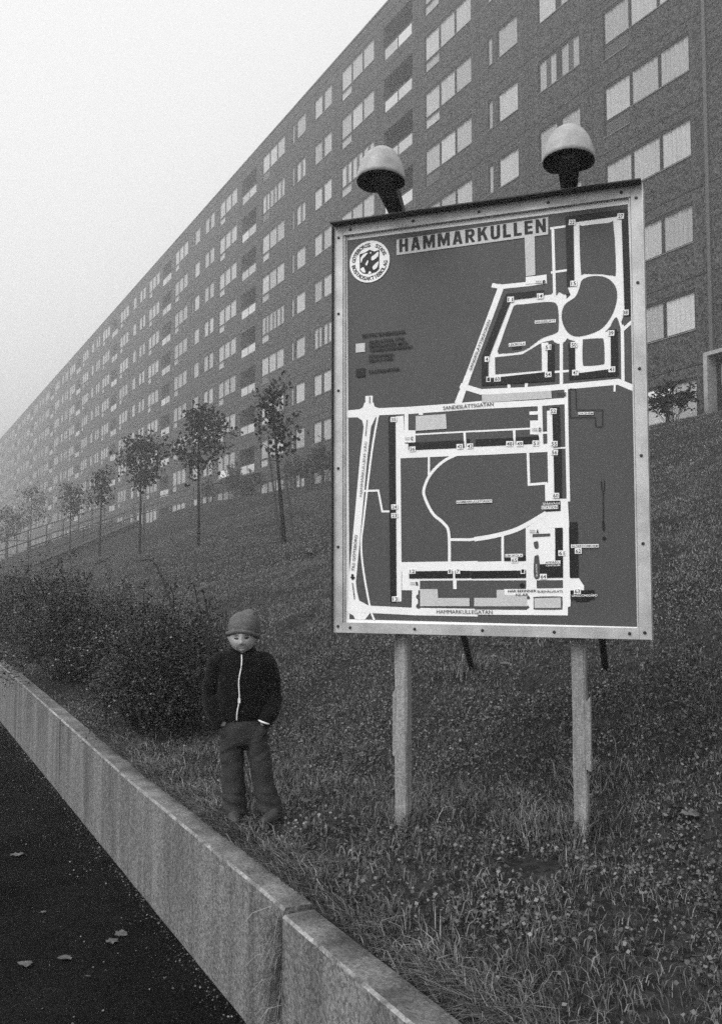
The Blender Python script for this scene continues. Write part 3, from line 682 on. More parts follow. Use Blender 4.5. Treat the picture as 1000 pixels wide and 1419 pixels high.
for s_, x, y in (('52', 418, 197), ('55', 423, 375), ('56', 425, 422), ('60', 432, 658), ('48', 180, 375), ('49', 235, 375), ('51', 323, 372), ('61', 465, 972), ('62', 555, 960), ('63', 550, 1180), ('64', 365, 1100), ('65', 207, 1010), ('1', 253, 1070)):
    lab(s_, pc, x, y, 13 * len(s_) + 2, 20, slope=0.0)
for s_, f, x, y, h in (('F', pa, 435, 428, 20), ('E', pa, 547, 1025, 18), ('C', pb, 447, 300, 22), ('B', pb, 478, 1190, 22), ('A', pc, 333, 853, 22), ('D', pc, 346, 297, 20)):
    tpx(s_, f, x - 7, y + h / 2, x + 7, y + h / 2, h, bold=0.04)
    for dy in (-5, 6): tpx('TAXI', f, x - 44, y + dy + 4, x - 14, y + dy + 4, 7)
tpx('SPÅRVÄGS', pc, 362, 709, 455, 706, 12, mat='sign_white'); tpx('STATION', pc, 358, 730, 442, 727, 13, plate='sign_white')
tpx('AFFÄRS-', pc, 376, 1028, 456, 1026, 11, plate='sign_white'); tpx('CENTRUM', pc, 378, 1044, 456, 1042, 9, mat='sign_white')
tpx('LEKSKOLA', pc, 160, 992, 250, 990, 12, plate='sign_white'); tpx('LEKSKOLA', pa, 252, 770, 335, 762, 14, plate='sign_white')
tpx('ÅLDERDOMSHEM', pc, 518, 940, 664, 938, 12, plate='sign_white'); tpx('UNGDOMSGÅRD', pc, 520, 1210, 660, 1208, 12, mat='sign_white')
tpx('HAMMARKULLETORGET', uv, 633, 697.5, 681, 695.8, 3.0, plate='sign_white', bold=0.01); tpx('SANDESLÄTT', pa, 390, 648, 496, 640, 12, plate='sign_white', bold=0.01)
tpx('DAGHEM', pc, 556, 215, 636, 214, 10, plate='sign_white', bold=0.01); tpx('HEDEN', pc, 822, 1352, 872, 1353, 8, mat='sign_white') if False else None
tpx('BUTIKER', pc, 334, 1098, 330, 1030, 8, mat='sign_white', bold=0.0)
# emblem: white roundel, ring lettering, shield
ec = uv(512.2, 362.8); er = 31.2 * PXM
circ = lambda r, n=48: [(ec[0] + r * math.cos(2 * math.pi * k / n), ec[1] + r * math.sin(2 * math.pi * k / n)) for k in range(n)]
flat('emblem_roundel', [circ(er)], 'sign_white', 0.0042)
sh = [(-.5, .42), (-.25, .46), (0, .58), (.25, .46), (.5, .52), (.48, -.42), (.34, -.55), (.0, -.62), (-.34, -.55), (-.48, -.4)]
flat('emblem_shield', [[(ec[0] + x * er, ec[1] + y * er * 0.98) for x, y in sh]], 'sign_black', 0.0050)
def blob(pts, n=4): return [tuple(p) for p in catmull([(ec[0] + x * er, ec[1] + y * er) for x, y in pts], n, True)]
flat('emblem_charge', [blob([(-.44, .2), (-.3, .38), (-.08, .42), (-.2, .3), (-.34, .16), (-.42, -.02)]), blob([(.1, .2), (.26, .3), (.42, .42), (.44, .25), (.3, .1), (.12, .04)]),
                       blob([(-.44, -.3), (-.36, -.46), (-.2, -.5), (-.24, -.36), (-.3, -.24)]), blob([(.16, -.28), (.3, -.14), (.44, -.04), (.43, -.2), (.34, -.36), (.2, -.42)]),
                       blob([(-.2, -.12), (-.1, .06), (-.06, .02), (-.12, -.16)]), blob([(-.06, -.58), (0, -.46), (.1, -.56), (.0, -.6)]), blob([(.02, .42), (.1, .44), (.06, .36)])], 'sign_white', 0.0056)
def ring_text(s, a0, a1, r, inward):
    for i, ch in enumerate(s):
        if ch == ' ': continue
        a = a0 + (a1 - a0) * i / (len(s) - 1); c = np.array([ec[0] + r * math.cos(a), ec[1] + r * math.sin(a)])
        t = np.array([math.sin(a), -math.cos(a)]) * (1 if inward else -1); hw = er * (0.075 if ch != 'I' else 0.02)
        up = np.array([math.cos(a), math.sin(a)]) * (1 if inward else -1)
        c = c - up * er * 0.09
        text(ch, tuple(c - t * hw), tuple(c + t * hw), er * 0.18, bold=0.015, w=0.0062, name='emblem_letter')
ring_text('GÖTEBORGS  STADS', R(172), R(22), er * 0.80, True)
ring_text('BOSTADSAKTIEBOLAG', R(192), R(352), er * 0.80, False)
bpy.context.view_layer.update()
dg = bpy.context.evaluated_depsgraph_get()
for o, p0, p1, h, mat, w, name in TEXTS:
    me = o.evaluated_get(dg).to_mesh()
    co = np.array([v.co[:2] for v in me.vertices]); Fc = [tuple(p.vertices) for p in me.polygons]
    if len(co):
        x0, x1 = co[:, 0].min(), co[:, 0].max(); CAPH = 0.73 if (o.data.body and not set('ÅÄÖ') & set(o.data.body)) else None
        yb = 0.0; yt = CAPH or 0.73
        a, b = np.array(p0), np.array(p1); t = (b - a); nn = np.array([-t[1], t[0]]) / np.linalg.norm(t)
        q = a + ((co[:, :1] - x0) / (x1 - x0)) * t + ((co[:, 1:] - yb) / (yt - yb)) * h * nn
        link(name, mesh(name, [Q(u, v, w) - SOFF for u, v in q], Fc, mat), panel)
    o.evaluated_get(dg).to_mesh_clear()
for t_ in TEXTS:
    cu = t_[0].data; bpy.data.objects.remove(t_[0]); bpy.data.curves.remove(cu)

# frame: four rails with screws, rain cap on top, dark edges
fw_, wf, wb = FRW, 0.022, -0.06
top = sbox('frame_rail', ['frame_metal'], U0 + fw_, U1 - fw_, V1 - fw_, V1, wb, wf, sroot)
bot = sbox('frame_rail', ['frame_metal'], U0 + fw_, U1 - fw_, V0, V0 + fw_, wb, wf, sroot)
lef = sbox('frame_rail', ['frame_metal'], U0, U0 + fw_ - 0.001, V0, V1, wb, wf, sroot)
rig = sbox('frame_rail', ['frame_metal'], U1 - fw_ + 0.001, U1, V0, V1, wb, wf, sroot)
sbox('rain_cap', ['frame_edge'], U0, U1, V1 + 0.001, V1 + 0.007, wb, wf + 0.058, sroot)  # light metal lip coloured dark, standing in for its shaded underside
sbox('edge_strip', ['frame_edge'], U0 - 0.006, U0 - 0.001, V0, V1, wb, wf + 0.02, sroot)
sbox('edge_strip', ['frame_metal'], U1 + 0.001, U1 + 0.006, V0, V1, wb, wf + 0.02, sroot)
sbox('bead', ['frame_metal'], U0 + fw_ + 0.001, U0 + fw_ + 0.008, V0 + fw_, V1 - fw_, 0.0, 0.016, sroot)
sbox('bead', ['frame_metal'], U1 - fw_ - 0.008, U1 - fw_ - 0.001, V0 + fw_, V1 - fw_, 0.0, 0.016, sroot)
g = MB()
def screw(u, v, parent):
    g = MB(); pts = []
    for k in range(8): pts.append((u + 0.008 * math.cos(k * math.pi / 4), v + 0.008 * math.sin(k * math.pi / 4)))
    g.prism(None, [tuple(Q(a, b, wf) - SOFF) for a, b in pts], [tuple(Q(u + (a - u) * .7, v + (b - v) * .7, wf + 0.006) - SOFF) for a, b in pts])
    g.obj('screw', ['screw'], parent)
for k in range(6):
    screw(U0 + fw_ / 2, V0 + 0.03 + (V1 - V0 - 0.09) * k / 5, lef); screw(U1 - fw_ / 2, V0 + 0.03 + (V1 - V0 - 0.09) * k / 5, rig)
for k in range(5):
    screw(U0 + 0.09 + (U1 - U0 - 0.18) * k / 4, V1 - fw_ / 2, top); screw(U0 + 0.09 + (U1 - U0 - 0.18) * k / 4, V0 + fw_ / 2, bot)
# posts with splintered battens, struts behind
for px, py, zz, side in ((559, 1145, 0.65, -1), (803, 1158, 0.69, 1)):
    b = at_z(px, py, zz); uq = float((b - PB) @ RTV); uq += 0.012; hw = 0.031
    g = MB(); rows = 14
    for k in range(rows + 1):
        zz_ = 0.40 + (V1 + PB[2] - 0.35 - 0.40) * k / rows; j = [random.uniform(-0.003, 0.003) for _ in range(8)]
        c8 = [(-hw, -.065), (-hw + .008, -.057), (hw - .008, -.057), (hw, -.065), (hw, -.14), (hw - .008, -.148), (-hw + .008, -.148), (-hw, -.14)]
        g.V += [tuple(Q(uq + a + jj, 0, c) * np.array([1, 1, 0]) + np.array([0, 0, zz_]) - SOFF) for (a, c), jj in zip(c8, j)]
    for k in range(rows):
        for i in range(8): g.F.append((k * 8 + i, k * 8 + (i + 1) % 8, (k + 1) * 8 + (i + 1) % 8, (k + 1) * 8 + i)); g.M.append(0)
    g.F.append(tuple(range(7, -1, -1))); g.F.append(tuple(rows * 8 + i for i in range(8))); g.M += [0, 0]
    po_ = g.obj('post', ['post_wood'], sroot)
    z0, z1 = (at_plane(548, 1050, PB, NS)[2], at_plane(548, 955, PB, NS)[2]) if side < 0 else (at_plane(815, 1070, PB, NS)[2], at_plane(815, 968, PB, NS)[2])
    ua, ub = (uq - hw - 0.012, uq - hw + 0.004) if side < 0 else (uq + hw - 0.004, uq + hw + 0.02)
    A = [(ua, z0), (ub, z0 - 0.01), (ub, z1), (ua, z1 - 0.03)]
    g = MB(); g.prism(None, [tuple(Q(a, z - PB[2], -.06) - SOFF) for a, z in A], [tuple(Q(a, z - PB[2], -.11) - SOFF) for a, z in A])
    g.obj('batten', ['post_wood'], po_)
    foot = on_hill(657 if side < 0 else 839, 924 if side < 0 else 920)
    topp = Q(uq, 0, -0.15); topp[2] = V0 + PB[2] + 1.15
    g = MB(); g.tube([tuple(foot - np.array([0, 0, 0.1]) - SOFF), tuple(topp - SOFF)], 0.024, 8)
    g.obj('strut', ['strut_metal'], sroot)
# hooded lamps on arms from the top rail
def lamp(px, py, off, hgt, du):
    bu, bv = uv(px, py); base = Q(bu, V1, 0.0)
    c = base + NS * off + RTV * du + np.array([0, 0, hgt])               # centre of the hood's mouth
    g = MB(); n, m = 28, 12; r0, H_ = 0.116, 0.18
    e1, e2 = RTV, NS
    tilt = lambda p: p
    def ringpt(q, rad, z, inset=0.0):
        x, y = math.cos(q) * rad, math.sin(q) * rad
        if y < -0.07: y = -0.07 - (abs(y) - 0.07) * 0.5     # flattened towards the board
        ct, st_ = math.cos(R(7)), math.sin(R(7)); y, z = y * ct - z * st_, y * st_ + z * ct
        return tuple(c + e1 * x + e2 * y + np.array([0, 0, z]) - SOFF)
    prof = [(0.0, 1.0), (0.02, 1.0)] + [(H_ * math.sin(t), max(0.0, math.cos(t)) ** 0.95) for t in np.linspace(0.15, math.pi / 2 - 0.03, m)]
    for z, rr in prof:
        for k in range(n): g.V.append(ringpt(2 * math.pi * k / n, r0 * rr, z))
    L = len(prof)
    for i in range(L - 1):
        for k in range(n): g.F.append((i * n + k, i * n + (k + 1) % n, (i + 1) * n + (k + 1) % n, (i + 1) * n + k)); g.M.append(0)
    g.F.append(tuple((L - 1) * n + k for k in range(n))); g.M.append(0)
    o0 = len(g.V)                                               # inner face, shade inside the hood put in as near-black colour
    for z, rr in prof:
        for k in range(n): g.V.append(ringpt(2 * math.pi * k / n, max(0.0, r0 * rr - 0.006), z * 0.96))
    for i in range(L - 1):
        for k in range(n): g.F.append((o0 + i * n + (k + 1) % n, o0 + i * n + k, o0 + (i + 1) * n + k, o0 + (i + 1) * n + (k + 1) % n)); g.M.append(1)
    g.F.append(tuple(o0 + (L - 1) * n + k for k in range(n - 1, -1, -1))); g.M.append(1)
    for k in range(n): g.F.append((k, o0 + k, o0 + (k + 1) % n, (k + 1) % n)); g.M.append(1)
    lo = g.obj('lamp', ['lamp_shell', 'lamp_dark'], sroot, smooth=True)
    # arm: a flat tapered box from the rail up into the hood
    A0 = base + NS * (-0.03) + np.array([0, 0, 0.012]); A1 = c - NS * 0.02 + np.array([0, 0, 0.05])
    g = MB(); sec = []
    for p_, wdt, th in ((A0, 0.034, 0.02), (A0 + (A1 - A0) * 0.3 + np.array([0, 0, 0.01]), 0.04, 0.024), (A1, 0.054, 0.03)):
        dirv = (A1 - A0) / np.linalg.norm(A1 - A0); up_ = np.cross(RTV, dirv); sec.append([tuple(p_ + RTV * a * wdt + up_ * b * th - SOFF) for a, b in ((-1, -1), (1, -1), (1, 1), (-1, 1))])
    for s_ in sec: g.V += s_
    for i in range(2):
        for k in range(4): g.F.append((i * 4 + k, i * 4 + (k + 1) % 4, (i + 1) * 4 + (k + 1) % 4, (i + 1) * 4 + k)); g.M.append(0)
    g.F += [(3, 2, 1, 0), (8, 9, 10, 11)]; g.M += [0, 0]
    g.obj('arm', ['lamp_dark'], lo)
    g = MB(); q0 = A0 + (A1 - A0) * 0.06
    g.tube([tuple(q0 - RTV * 0.055 - SOFF), tuple(q0 + RTV * 0.055 - SOFF)], 0.009, 8); g.obj('bolt', ['lamp_dark'], lo)
    g = MB(); g.tube([tuple(c - SOFF + np.array([0, 0, z])) for z in (0.02, 0.04, 0.08, 0.12)], [0.03, 0.042, 0.038, 0.02], 12); g.obj('bulb', ['bulb'], lo, smooth=True)
    sbox('mount_plate', ['frame_metal'], bu - 0.06, bu + 0.06, V1 + 0.013, V1 + 0.02, -0.06, 0.05, lo)
lamp(551, 303, 0.26, 0.09, 0.0); lamp(787, 270, 0.20, 0.075, 0.03)

# ------------------------------------------------------------------ young trees on the bank
LEAF = np.array([[0, 0, 0], [0.38, 0.35, 0.05], [0.33, 0.75, 0.02], [0, 1.05, -0.12], [-0.33, 0.75, 0.02], [-0.38, 0.35, 0.05]])
def rot_from(dirv, roll):
    dirv = Vector(dirv).normalized(); q = dirv.to_track_quat('Y', 'Z'); return np.array((q @ Matrix.Rotation(roll, 3, 'Y').to_quaternion() if False else q.to_matrix().to_3x3() @ Matrix.Rotation(roll, 3, 'Y')))
def leaves_mesh(name, pts, dirs, sizes, mat, shape=LEAF):
    n = len(pts); k = len(shape); Vv = np.empty((n * k, 3)); 
    for i in range(n):
        M = rot_from(dirs[i], random.uniform(-1.4, 1.4)); Vv[i * k:(i + 1) * k] = pts[i] + (shape * sizes[i]) @ M.T
    Fc = [tuple(range(i * k, (i + 1) * k)) for i in range(n)]
    return mesh(name, Vv, Fc, mat)
def sapling(label, px, py, top_px, top_py, crown_w, crown_lo, nleaf, leaf=0.16, stakes=0, seed=1, bend=(0, 0), sticks=()):
    rnd_ = random.Random(seed); base = on_hill(px, py); Zd = float((base - CAM) @ FW)
    mpp = Zd / F; h = (py - top_py) * mpp; lean = (top_px - px) * mpp; cw = crown_w * mpp / 2; clo = (py - crown_lo) * mpp
    root = empty('young_tree', base); tag(root, label, 'tree', 'young trees in a row on the bank')
    ax = lambda t: np.array([lean * t + bend[0] * math.sin(t * 3), bend[1] * math.sin(t * 2.5), h * t])
    g = MB(); ts = np.linspace(-0.03, 0.97, 12); g.tube([tuple(ax(t)) for t in ts], [0.055 * (1 - 0.85 * max(0, t)) + 0.006 for t in ts], 7)
    br = []; pts, dirs, sizes = [], [], []
    nb = 24
    for i in range(nb):
        t = (clo / h) + (1 - clo / h) * (i + 0.3) / nb * 0.95; a = rnd_.uniform(0, 2 * math.pi); f = (t - clo / h) / (1 - clo / h)
        ln = cw * (0.55 + 1.0 * math.sin(math.pi * min(1, 0.25 + f * 0.78)) * rnd_.uniform(0.5, 1.15)) * (1 - 0.25 * f)
        p0 = ax(t); dirv = np.array([math.cos(a), math.sin(a), rnd_.uniform(0.35, 0.9)]); dirv /= np.linalg.norm(dirv)
        pl = [p0 + dirv * ln * q + np.array([0, 0, 0.12 * ln * q * q]) for q in (0, .35, .7, 1.0)]
        g.tube([tuple(p) for p in pl], [0.014, 0.01, 0.007, 0.003], 5); br.append(pl)
    g.obj('trunk', ['bark'], root)
    for i in range(nleaf):
        pl = rnd_.choice(br); q = rnd_.uniform(0.12, 1.04); k = min(2, int(q * 3)); p = pl[k] + (pl[k + 1] - pl[k]) * (q * 3 - k)
        sp = 0.13 + 0.05 * cw; p = p + np.array([rnd_.gauss(0, sp), rnd_.gauss(0, sp), rnd_.gauss(0, sp * 0.8) - 0.04])
        pts.append(p); dirs.append((rnd_.uniform(-1, 1), rnd_.uniform(-1, 1), rnd_.uniform(-1.3, 0.3))); sizes.append(leaf * rnd_.uniform(0.6, 1.25))
    for (x, y) in sticks:                                       # single sprays that stand out of the outline
        q0 = np.array([(x - px) * mpp, 0, (py - y) * mpp])
        for _ in range(7): pts.append(q0 + np.array([rnd_.gauss(0, .1), rnd_.gauss(0, .1), rnd_.gauss(0, .09)])); dirs.append((rnd_.uniform(-1, 1), rnd_.uniform(-1, 1), rnd_.uniform(-1, .3))); sizes.append(leaf * rnd_.uniform(.7, 1.2))
        t = max(clo / h, min(0.9, (py - y) / (py - top_py) - 0.12)); gg = MB(); gg.tube([tuple(ax(t)), tuple(q0)], [0.01, 0.003], 5); gg.obj('branch', ['bark'], root)
    link('crown', leaves_mesh('crown', pts, dirs, [q * 1.2 for q in sizes], 'tree_leaf'), root)
    for k in range(stakes):
        sx, ty, lx = ((-0.16, 0.60, -0.42), (0.28, 0.42, 0.02))[k]
        gg = MB(); gg.tube([(sx * 0.4 if k == 0 else sx, -0.12, -0.2), (lx, -0.05, h * ty)], [0.03, 0.026], 7); gg.obj('stake', ['stake_wood'], root)
        gg = MB(); q = ax(ty * 0.86); gg.tube([(lx, -0.06, h * ty * 0.86), (q[0], q[1], q[2])], 0.014, 6); gg.obj('tie', ['stake_wood'], root)
    return root
sapling('thin leaning sapling with a sparse crown, tied between two stakes beside the map board', 394, 752, 374, 530, 56, 632, 330, 0.10, 2, 3, sticks=((394, 516), (410, 575), (401, 612), (366, 560)))
sapling('young tree with the widest and fullest crown in the row on the bank', 275, 757, 272, 566, 74, 658, 1150, 0.105, 0, 5, bend=(0.02, 0), sticks=((320, 598), (293, 568), (225, 612), (256, 570), (262, 665)))
sapling('round-headed young tree beside the widest-crowned tree, with a thin stake', 194, 768, 194, 606, 58, 674, 1050, 0.105, 0, 8, sticks=((222, 640), (216, 662), (206, 598), (170, 612)))
sapling('narrow-crowned young tree standing where the ramp railing begins to climb', 138, 771, 140, 648, 26, 700, 480, 0.11, 0, 9, sticks=((150, 645),))
sapling('small tree with a compact oval crown in front of the ramp railing', 97, 770, 97, 672, 34, 718, 500, 0.12, 0, 12, sticks=((82, 684),))
sapling('tree with a loose rounded crown behind the landing railing, pale with fog', 42, 779, 42, 674, 40, 730, 520, 0.135, 0, 14, sticks=((23, 686),))
sapling('low sparse tree between the landing railing and two foggy crowns', 24, 782, 22, 712, 26, 744, 260, 0.14, 0, 17)
sapling('foggy tree at the far end of the row beyond the landing', 8, 784, 8, 702, 26, 750, 330, 0.15, 0, 19)
gg = MB(); q = on_hill(199, 768); gg.tube([tuple(q - np.array([0, 0, .1])), tuple(q + np.array([0.0, 0, 1.9]))], [0.03, 0.026], 7)
tag(gg.obj('tree_stake', ['stake_wood']), 'thin wooden stake close beside the round-headed young tree', 'stake')

# ------------------------------------------------------------------ shrubs
SLEAF = np.array([[0, 0, 0], [0.3, 0.5, 0.06], [0, 1.0, 0], [-0.3, 0.5, 0.06]])
def leaf_cloud(name, pts, dirs, sizes, mat, parent, w=0.3, upright=0.0):
    """vectorised small leaves: two-triangle diamonds"""
    pts = np.asarray(pts); dirs = np.asarray(dirs, float); n = len(pts); dirs /= np.linalg.norm(dirs, axis=1)[:, None] + 1e-9
    r = rng.normal(size=(n, 3)) + np.array([0, 0, upright]); sx = np.cross(dirs, r); sx /= np.linalg.norm(sx, axis=1)[:, None] + 1e-9
    s = np.asarray(sizes)[:, None]; nn = np.cross(sx, dirs)
    Vv = np.stack([pts, pts + dirs * s * .5 + sx * s * w + nn * s * .08, pts + dirs * s, pts + dirs * s * .5 - sx * s * w + nn * s * .08], 1).reshape(-1, 3)
    return link(name, fast_mesh(name, Vv, np.arange(n * 4).reshape(n, 4), mat), parent)
def shrub(name, label, cat, s, d, rad_s, rad_d, height, stems, per_stem, leaf, mat='shrub_leaf', group=None, droop=0.6, up=1.0, seed=1, extra=()):
    r_ = np.random.default_rng(seed); base = P(s, d, 0); base[2] = float(hz(s, d)); root = empty(name, base); tag(root, label, cat, group)
    g = MB(); pts, dirs, sizes = [], [], []
    for i in range(stems):
        a = r_.uniform(0, 2 * math.pi); k = math.sqrt(r_.uniform(0.02, 1)); tipd = D * math.cos(a) * rad_s * k + N * math.sin(a) * rad_d * k
        hh = height * (1 - 0.55 * k * k) * r_.uniform(0.7, 1.12) * up
        o0 = tipd * 0.25 + r_.normal(size=3) * 0.05; o0[2] = -0.03
        q = np.linspace(0, 1, 7); path = o0 + np.outer(q, tipd * 0.95) + np.outer(np.sin(q * math.pi * (0.5 + 0.28 * droop * k)), [0, 0, hh])
        path += np.cumsum(r_.normal(size=path.shape) * 0.02, 0)
        if i % 6 == 0:                                              # a feathery shoot above the rest
            path[:, 2] *= 1.18; path[-3:, 2] += [0.02, .06, .12]
        if i % 2 == 0: g.tube([tuple(p) for p in path], np.linspace(0.008, 0.002, 7), 4)
        nbr = max(4, per_stem // 16)
        for t_ in r_.uniform(0.2, 1.0, nbr) ** 0.7 * 5.99:
            ii = int(t_); f_ = t_ - ii; p0 = path[ii] * (1 - f_) + path[min(ii + 1, 6)] * f_; tang = path[min(ii + 1, 6)] - path[max(ii - 1, 0)]; tang = tang / (np.linalg.norm(tang) + 1e-9)
            side = np.cross(tang, [0, 0, 1]) * r_.choice((-1, 1)); bd = tang * r_.uniform(.5, 1.2) + side * r_.uniform(.2, 1.0) + r_.normal(size=3) * .25; bd /= np.linalg.norm(bd)
            ln = min(leaf * r_.uniform(5, 11), r_.uniform(.2, .4)); m = 16; q = np.linspace(0.08, 1, m)[:, None]
            bp = p0 + bd * ln * q + np.array([0, 0, -0.25 * ln]) * q * q
            lat = np.cross(bd, [0, 0, 1]); lat = lat / (np.linalg.norm(lat) + 1e-6) * np.where(np.arange(m) % 2, 1, -1)[:, None]
            pts.append(bp + r_.normal(size=(m, 3)) * leaf * .12); dirs.append(lat * .9 + bd * .5 + r_.normal(size=(m, 3)) * .3); sizes.append(leaf * r_.uniform(0.6, 1.15, m))
    for path in extra:                                           # bare twigs that stand above the rest
        path = [np.array(p) - base for p in path]; cc = catmull(path, 5); g.tube([tuple(p) for p in cc], np.linspace(0.012, 0.005, len(cc)), 5)
        m = 26; tt = r_.uniform(0.45, 1, m) * (len(cc) - 1.01); pp = np.array([cc[int(t)] for t in tt]); pts.append(pp + r_.normal(size=pp.shape) * 0.012); dirs.append(r_.normal(size=pp.shape) + [0, 0, .6]); sizes.append(leaf * r_.uniform(.7, 1.3, m))
    g.obj('stems', ['bark'], root)
    leaf_cloud('foliage', np.concatenate(pts), np.concatenate(dirs), np.concatenate(sizes), mat, root, 0.33, 1.6)
    return root
def tw(px, py, z): return at_plane(px, py, P(0, z, 0), N)
GS = 'dark shrubs behind the wall'
def sdpx(px, py, z): return sd(at_z(px, py, z))
dz1 = 0.85
SHRUBS = []
TWIGS = [[tw(290, 985, dz1), tw(289, 900, dz1), tw(278, 850, dz1), tw(268, 807, dz1)], [tw(297, 985, dz1), tw(295, 900, dz1), tw(288, 850, dz1), tw(280, 815, dz1)], [tw(262, 960, dz1), tw(243, 858, dz1), tw(222, 795, dz1), tw(210, 776, dz1), tw(195, 777, dz1)]]
for lb, s_, d_, rs, rd, hh, ns, npl, lf, sd_, dr, ex in (
        ('glossy small-leaved shrub right behind the child, with bare twigs above', 2.75, .82, .95, .62, .88, 170, 150, .022, 2, 1.0, TWIGS),
        ('low shrub spilling towards the wall top between its taller neighbours', 2.5, .55, .75, .36, .62, 110, 130, .022, 3, 1.2, ()),
        ('dense dark shrub with feathery upright shoots in the middle of the planting', 4.7, 1.0, 1.1, .8, .85, 170, 140, .025, 4, .8, ()),
        ('shrub whose arching branches hang over the wall edge', 6.0, .5, 1.2, .78, .98, 160, 130, .028, 5, 1.4, ()),
        ('dark shrub at the back of the planting, rounder than its neighbours', 7.5, 1.35, 1.3, 1.0, .85, 150, 130, .03, 6, .7, ()),
        ('tall black-looking shrub pressed against the wall beyond the overhanging one', 9.0, .62, 1.3, .8, 1.08, 150, 130, .032, 7, .9, ()),
        ('broad shrub with long feathery shoots near the end of the planting', 11.5, 1.2, 1.7, 1.1, 1.1, 150, 130, .036, 8, .6, ()),
        ('shrub at the very end of the planting along the wall', 13.0, .6, 1.5, .8, 1.1, 130, 120, .036, 9, .9, ()),
        ('low thin shrub with upright shoots on the bank side of the planting', 5.5, 1.95, 1.0, .5, .5, 70, 110, .025, 10, .4, ())):
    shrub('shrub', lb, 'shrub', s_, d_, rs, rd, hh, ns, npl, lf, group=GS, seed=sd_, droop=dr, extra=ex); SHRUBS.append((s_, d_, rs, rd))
# shrubs along the foot of the building
GF = 'shrubs along the foot of the building'
far_list = [(290, 690, 1.0, 1.5, 'squat dark shrub next to the platform railing below the block'), (322, 688, 1.7, 2.2, 'biggest bushy shrub under the white light box'),
            (352, 682, 1.3, 1.5, 'shrub below a loggia column between the big bush and the leaning sapling'), (408, 672, 1.5, 1.7, 'spiky dark shrub under the ground-floor windows past the leaning sapling'),
            (430, 668, 1.1, 1.6, 'shrub in front of a bright ground-floor pane'), (449, 664, 1.3, 2.2, 'upright shrub closest to the map board edge'),
            (232, 706, 1.6, 1.0, 'low dark bush under the platform railing')]
for i, (px, py, rs, hh, lb) in enumerate(far_list):
    p = at_plane(px, py, P(0, D_F - 1.1, 0), N); s_, d_ = sd(p)
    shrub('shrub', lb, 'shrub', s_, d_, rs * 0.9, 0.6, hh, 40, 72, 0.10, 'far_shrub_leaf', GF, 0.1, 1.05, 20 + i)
p = at_plane(930, 583, P(0, D_F - 1.3, 0), N); s_, d_ = sd(p)
shrub('shrub', 'small ragged evergreen in front of the window beside the porch', 'shrub', s_, d_, 0.7, 0.5, 1.1, 46, 60, 0.10, 'far_shrub_leaf', GF, 0.5, 1.0, 40)

# ------------------------------------------------------------------ ramp with railings, platform railing, landing railing
def railing(label, pts, h, n_post, rails=(1.0, 0.55), r=0.038, name='railing'):
    """pts: ground points; posts between them, rails at fractions of h"""
    pts = [np.array(p) for p in pts]; root = empty(name, pts[0]); tag(root, label, 'railing'); o = pts[0]
    for a, b in zip(pts[:-1], pts[1:]):
        for f in rails:
            g = MB(); g.tube([tuple(a + [0, 0, h * f] - o), tuple(b + [0, 0, h * f] - o)], r, 6); g.obj('rail', ['rail_metal'], root)
        m = max(1, int(np.linalg.norm(b - a) / n_post))
        for k in range(m + 1):
            p = a + (b - a) * k / m; g = MB(); g.tube([tuple(p - o - [0, 0, .15]), tuple(p - o + [0, 0, h])], r * 1.1, 6); g.obj('post', ['rail_metal'], root)
def hp(px, py, d, dz=0.0):
    p = at_plane(px, py, P(0, d, 0), N); s, d2 = sd(p); p[2] = float(hz(s, d)) + dz; return p
A0 = on_hill(42, 788); A1 = on_hill(190, 725)
print('stairs', A0, sd(A0), A1, sd(A1), hz(*sd(A0)), hz(*sd(A1)))
st = (A1 - A0) * np.array([1, 1, 0]); st /= np.linalg.norm(st); sn = np.array([-st[1], st[0], 0])
if sn @ D < 0: sn = -sn
g = MB(); B0, B1 = A0 + sn * 3.0, A1 + sn * 3.0
NSTEP = 26
ramp = empty('stairway', A0); tag(ramp, 'concrete stairway climbing the bank towards the block in the fog', 'stairway')
for k in range(NSTEP):
    a = A0 + (A1 - A0) * k / NSTEP; b = A0 + (A1 - A0) * (k + 1) / NSTEP
    g = MB(); zt = max(a[2], b[2]) + 0.02
    lo = [a, a + sn * 2.6, b + sn * 2.6, b]
    g.prism(None, [tuple(np.array([q[0], q[1], zt - 1.4]) - A0) for q in lo], [tuple(np.array([q[0], q[1], zt]) - A0) for q in lo]); g.obj('step', ['concrete_dark'], ramp)
g = MB(); lo = [A0 - sn * 0.2, A0 - sn * 0.02, A1 - sn * 0.02, A1 - sn * 0.2]
g.prism(None, [tuple(q - A0 - [0, 0, 0.5]) for q in lo], [tuple(q - A0 + [0, 0, 0.22]) for q in lo]); g.obj('kerb', ['concrete_dark'], ramp)
railing('stair railing on the side nearer the young trees', [A0 + sn * 0.15, A1 + sn * 0.15], 1.1, 3.0, (1.0, 0.5))
railing('stair railing on the far side of the stairway', [A0 + sn * 2.5, A1 + sn * 2.5], 1.3, 3.0, (1.0, 0.5))
C0 = A1 + sn * 0.3; C1 = on_hill(268, 703); print('platform', C0, C1)
railing('three-bar platform railing at the top of the stairway', [C0, C1], 1.5, 3.2, (1.0, 0.68, 0.36), 0.035)
L1 = A0 + sn * 0.1; L0 = L1 - RT * 4.0; L0[2] = L1[2]
railing('landing railing at the bottom of the stairway', [L0, L1], 1.5, 1.6, (1.0, 0.5, 0.1), 0.03)
ld = empty('landing', L0); tag(ld, 'dark low-walled landing below the landing railing', 'landing')
g = MB(); lo = [L0 + [-0.5, -0.25, 0], L1 + [0, -0.25, 0], L1 + [0, 3, 0], L0 + [-0.5, 3, 0]]
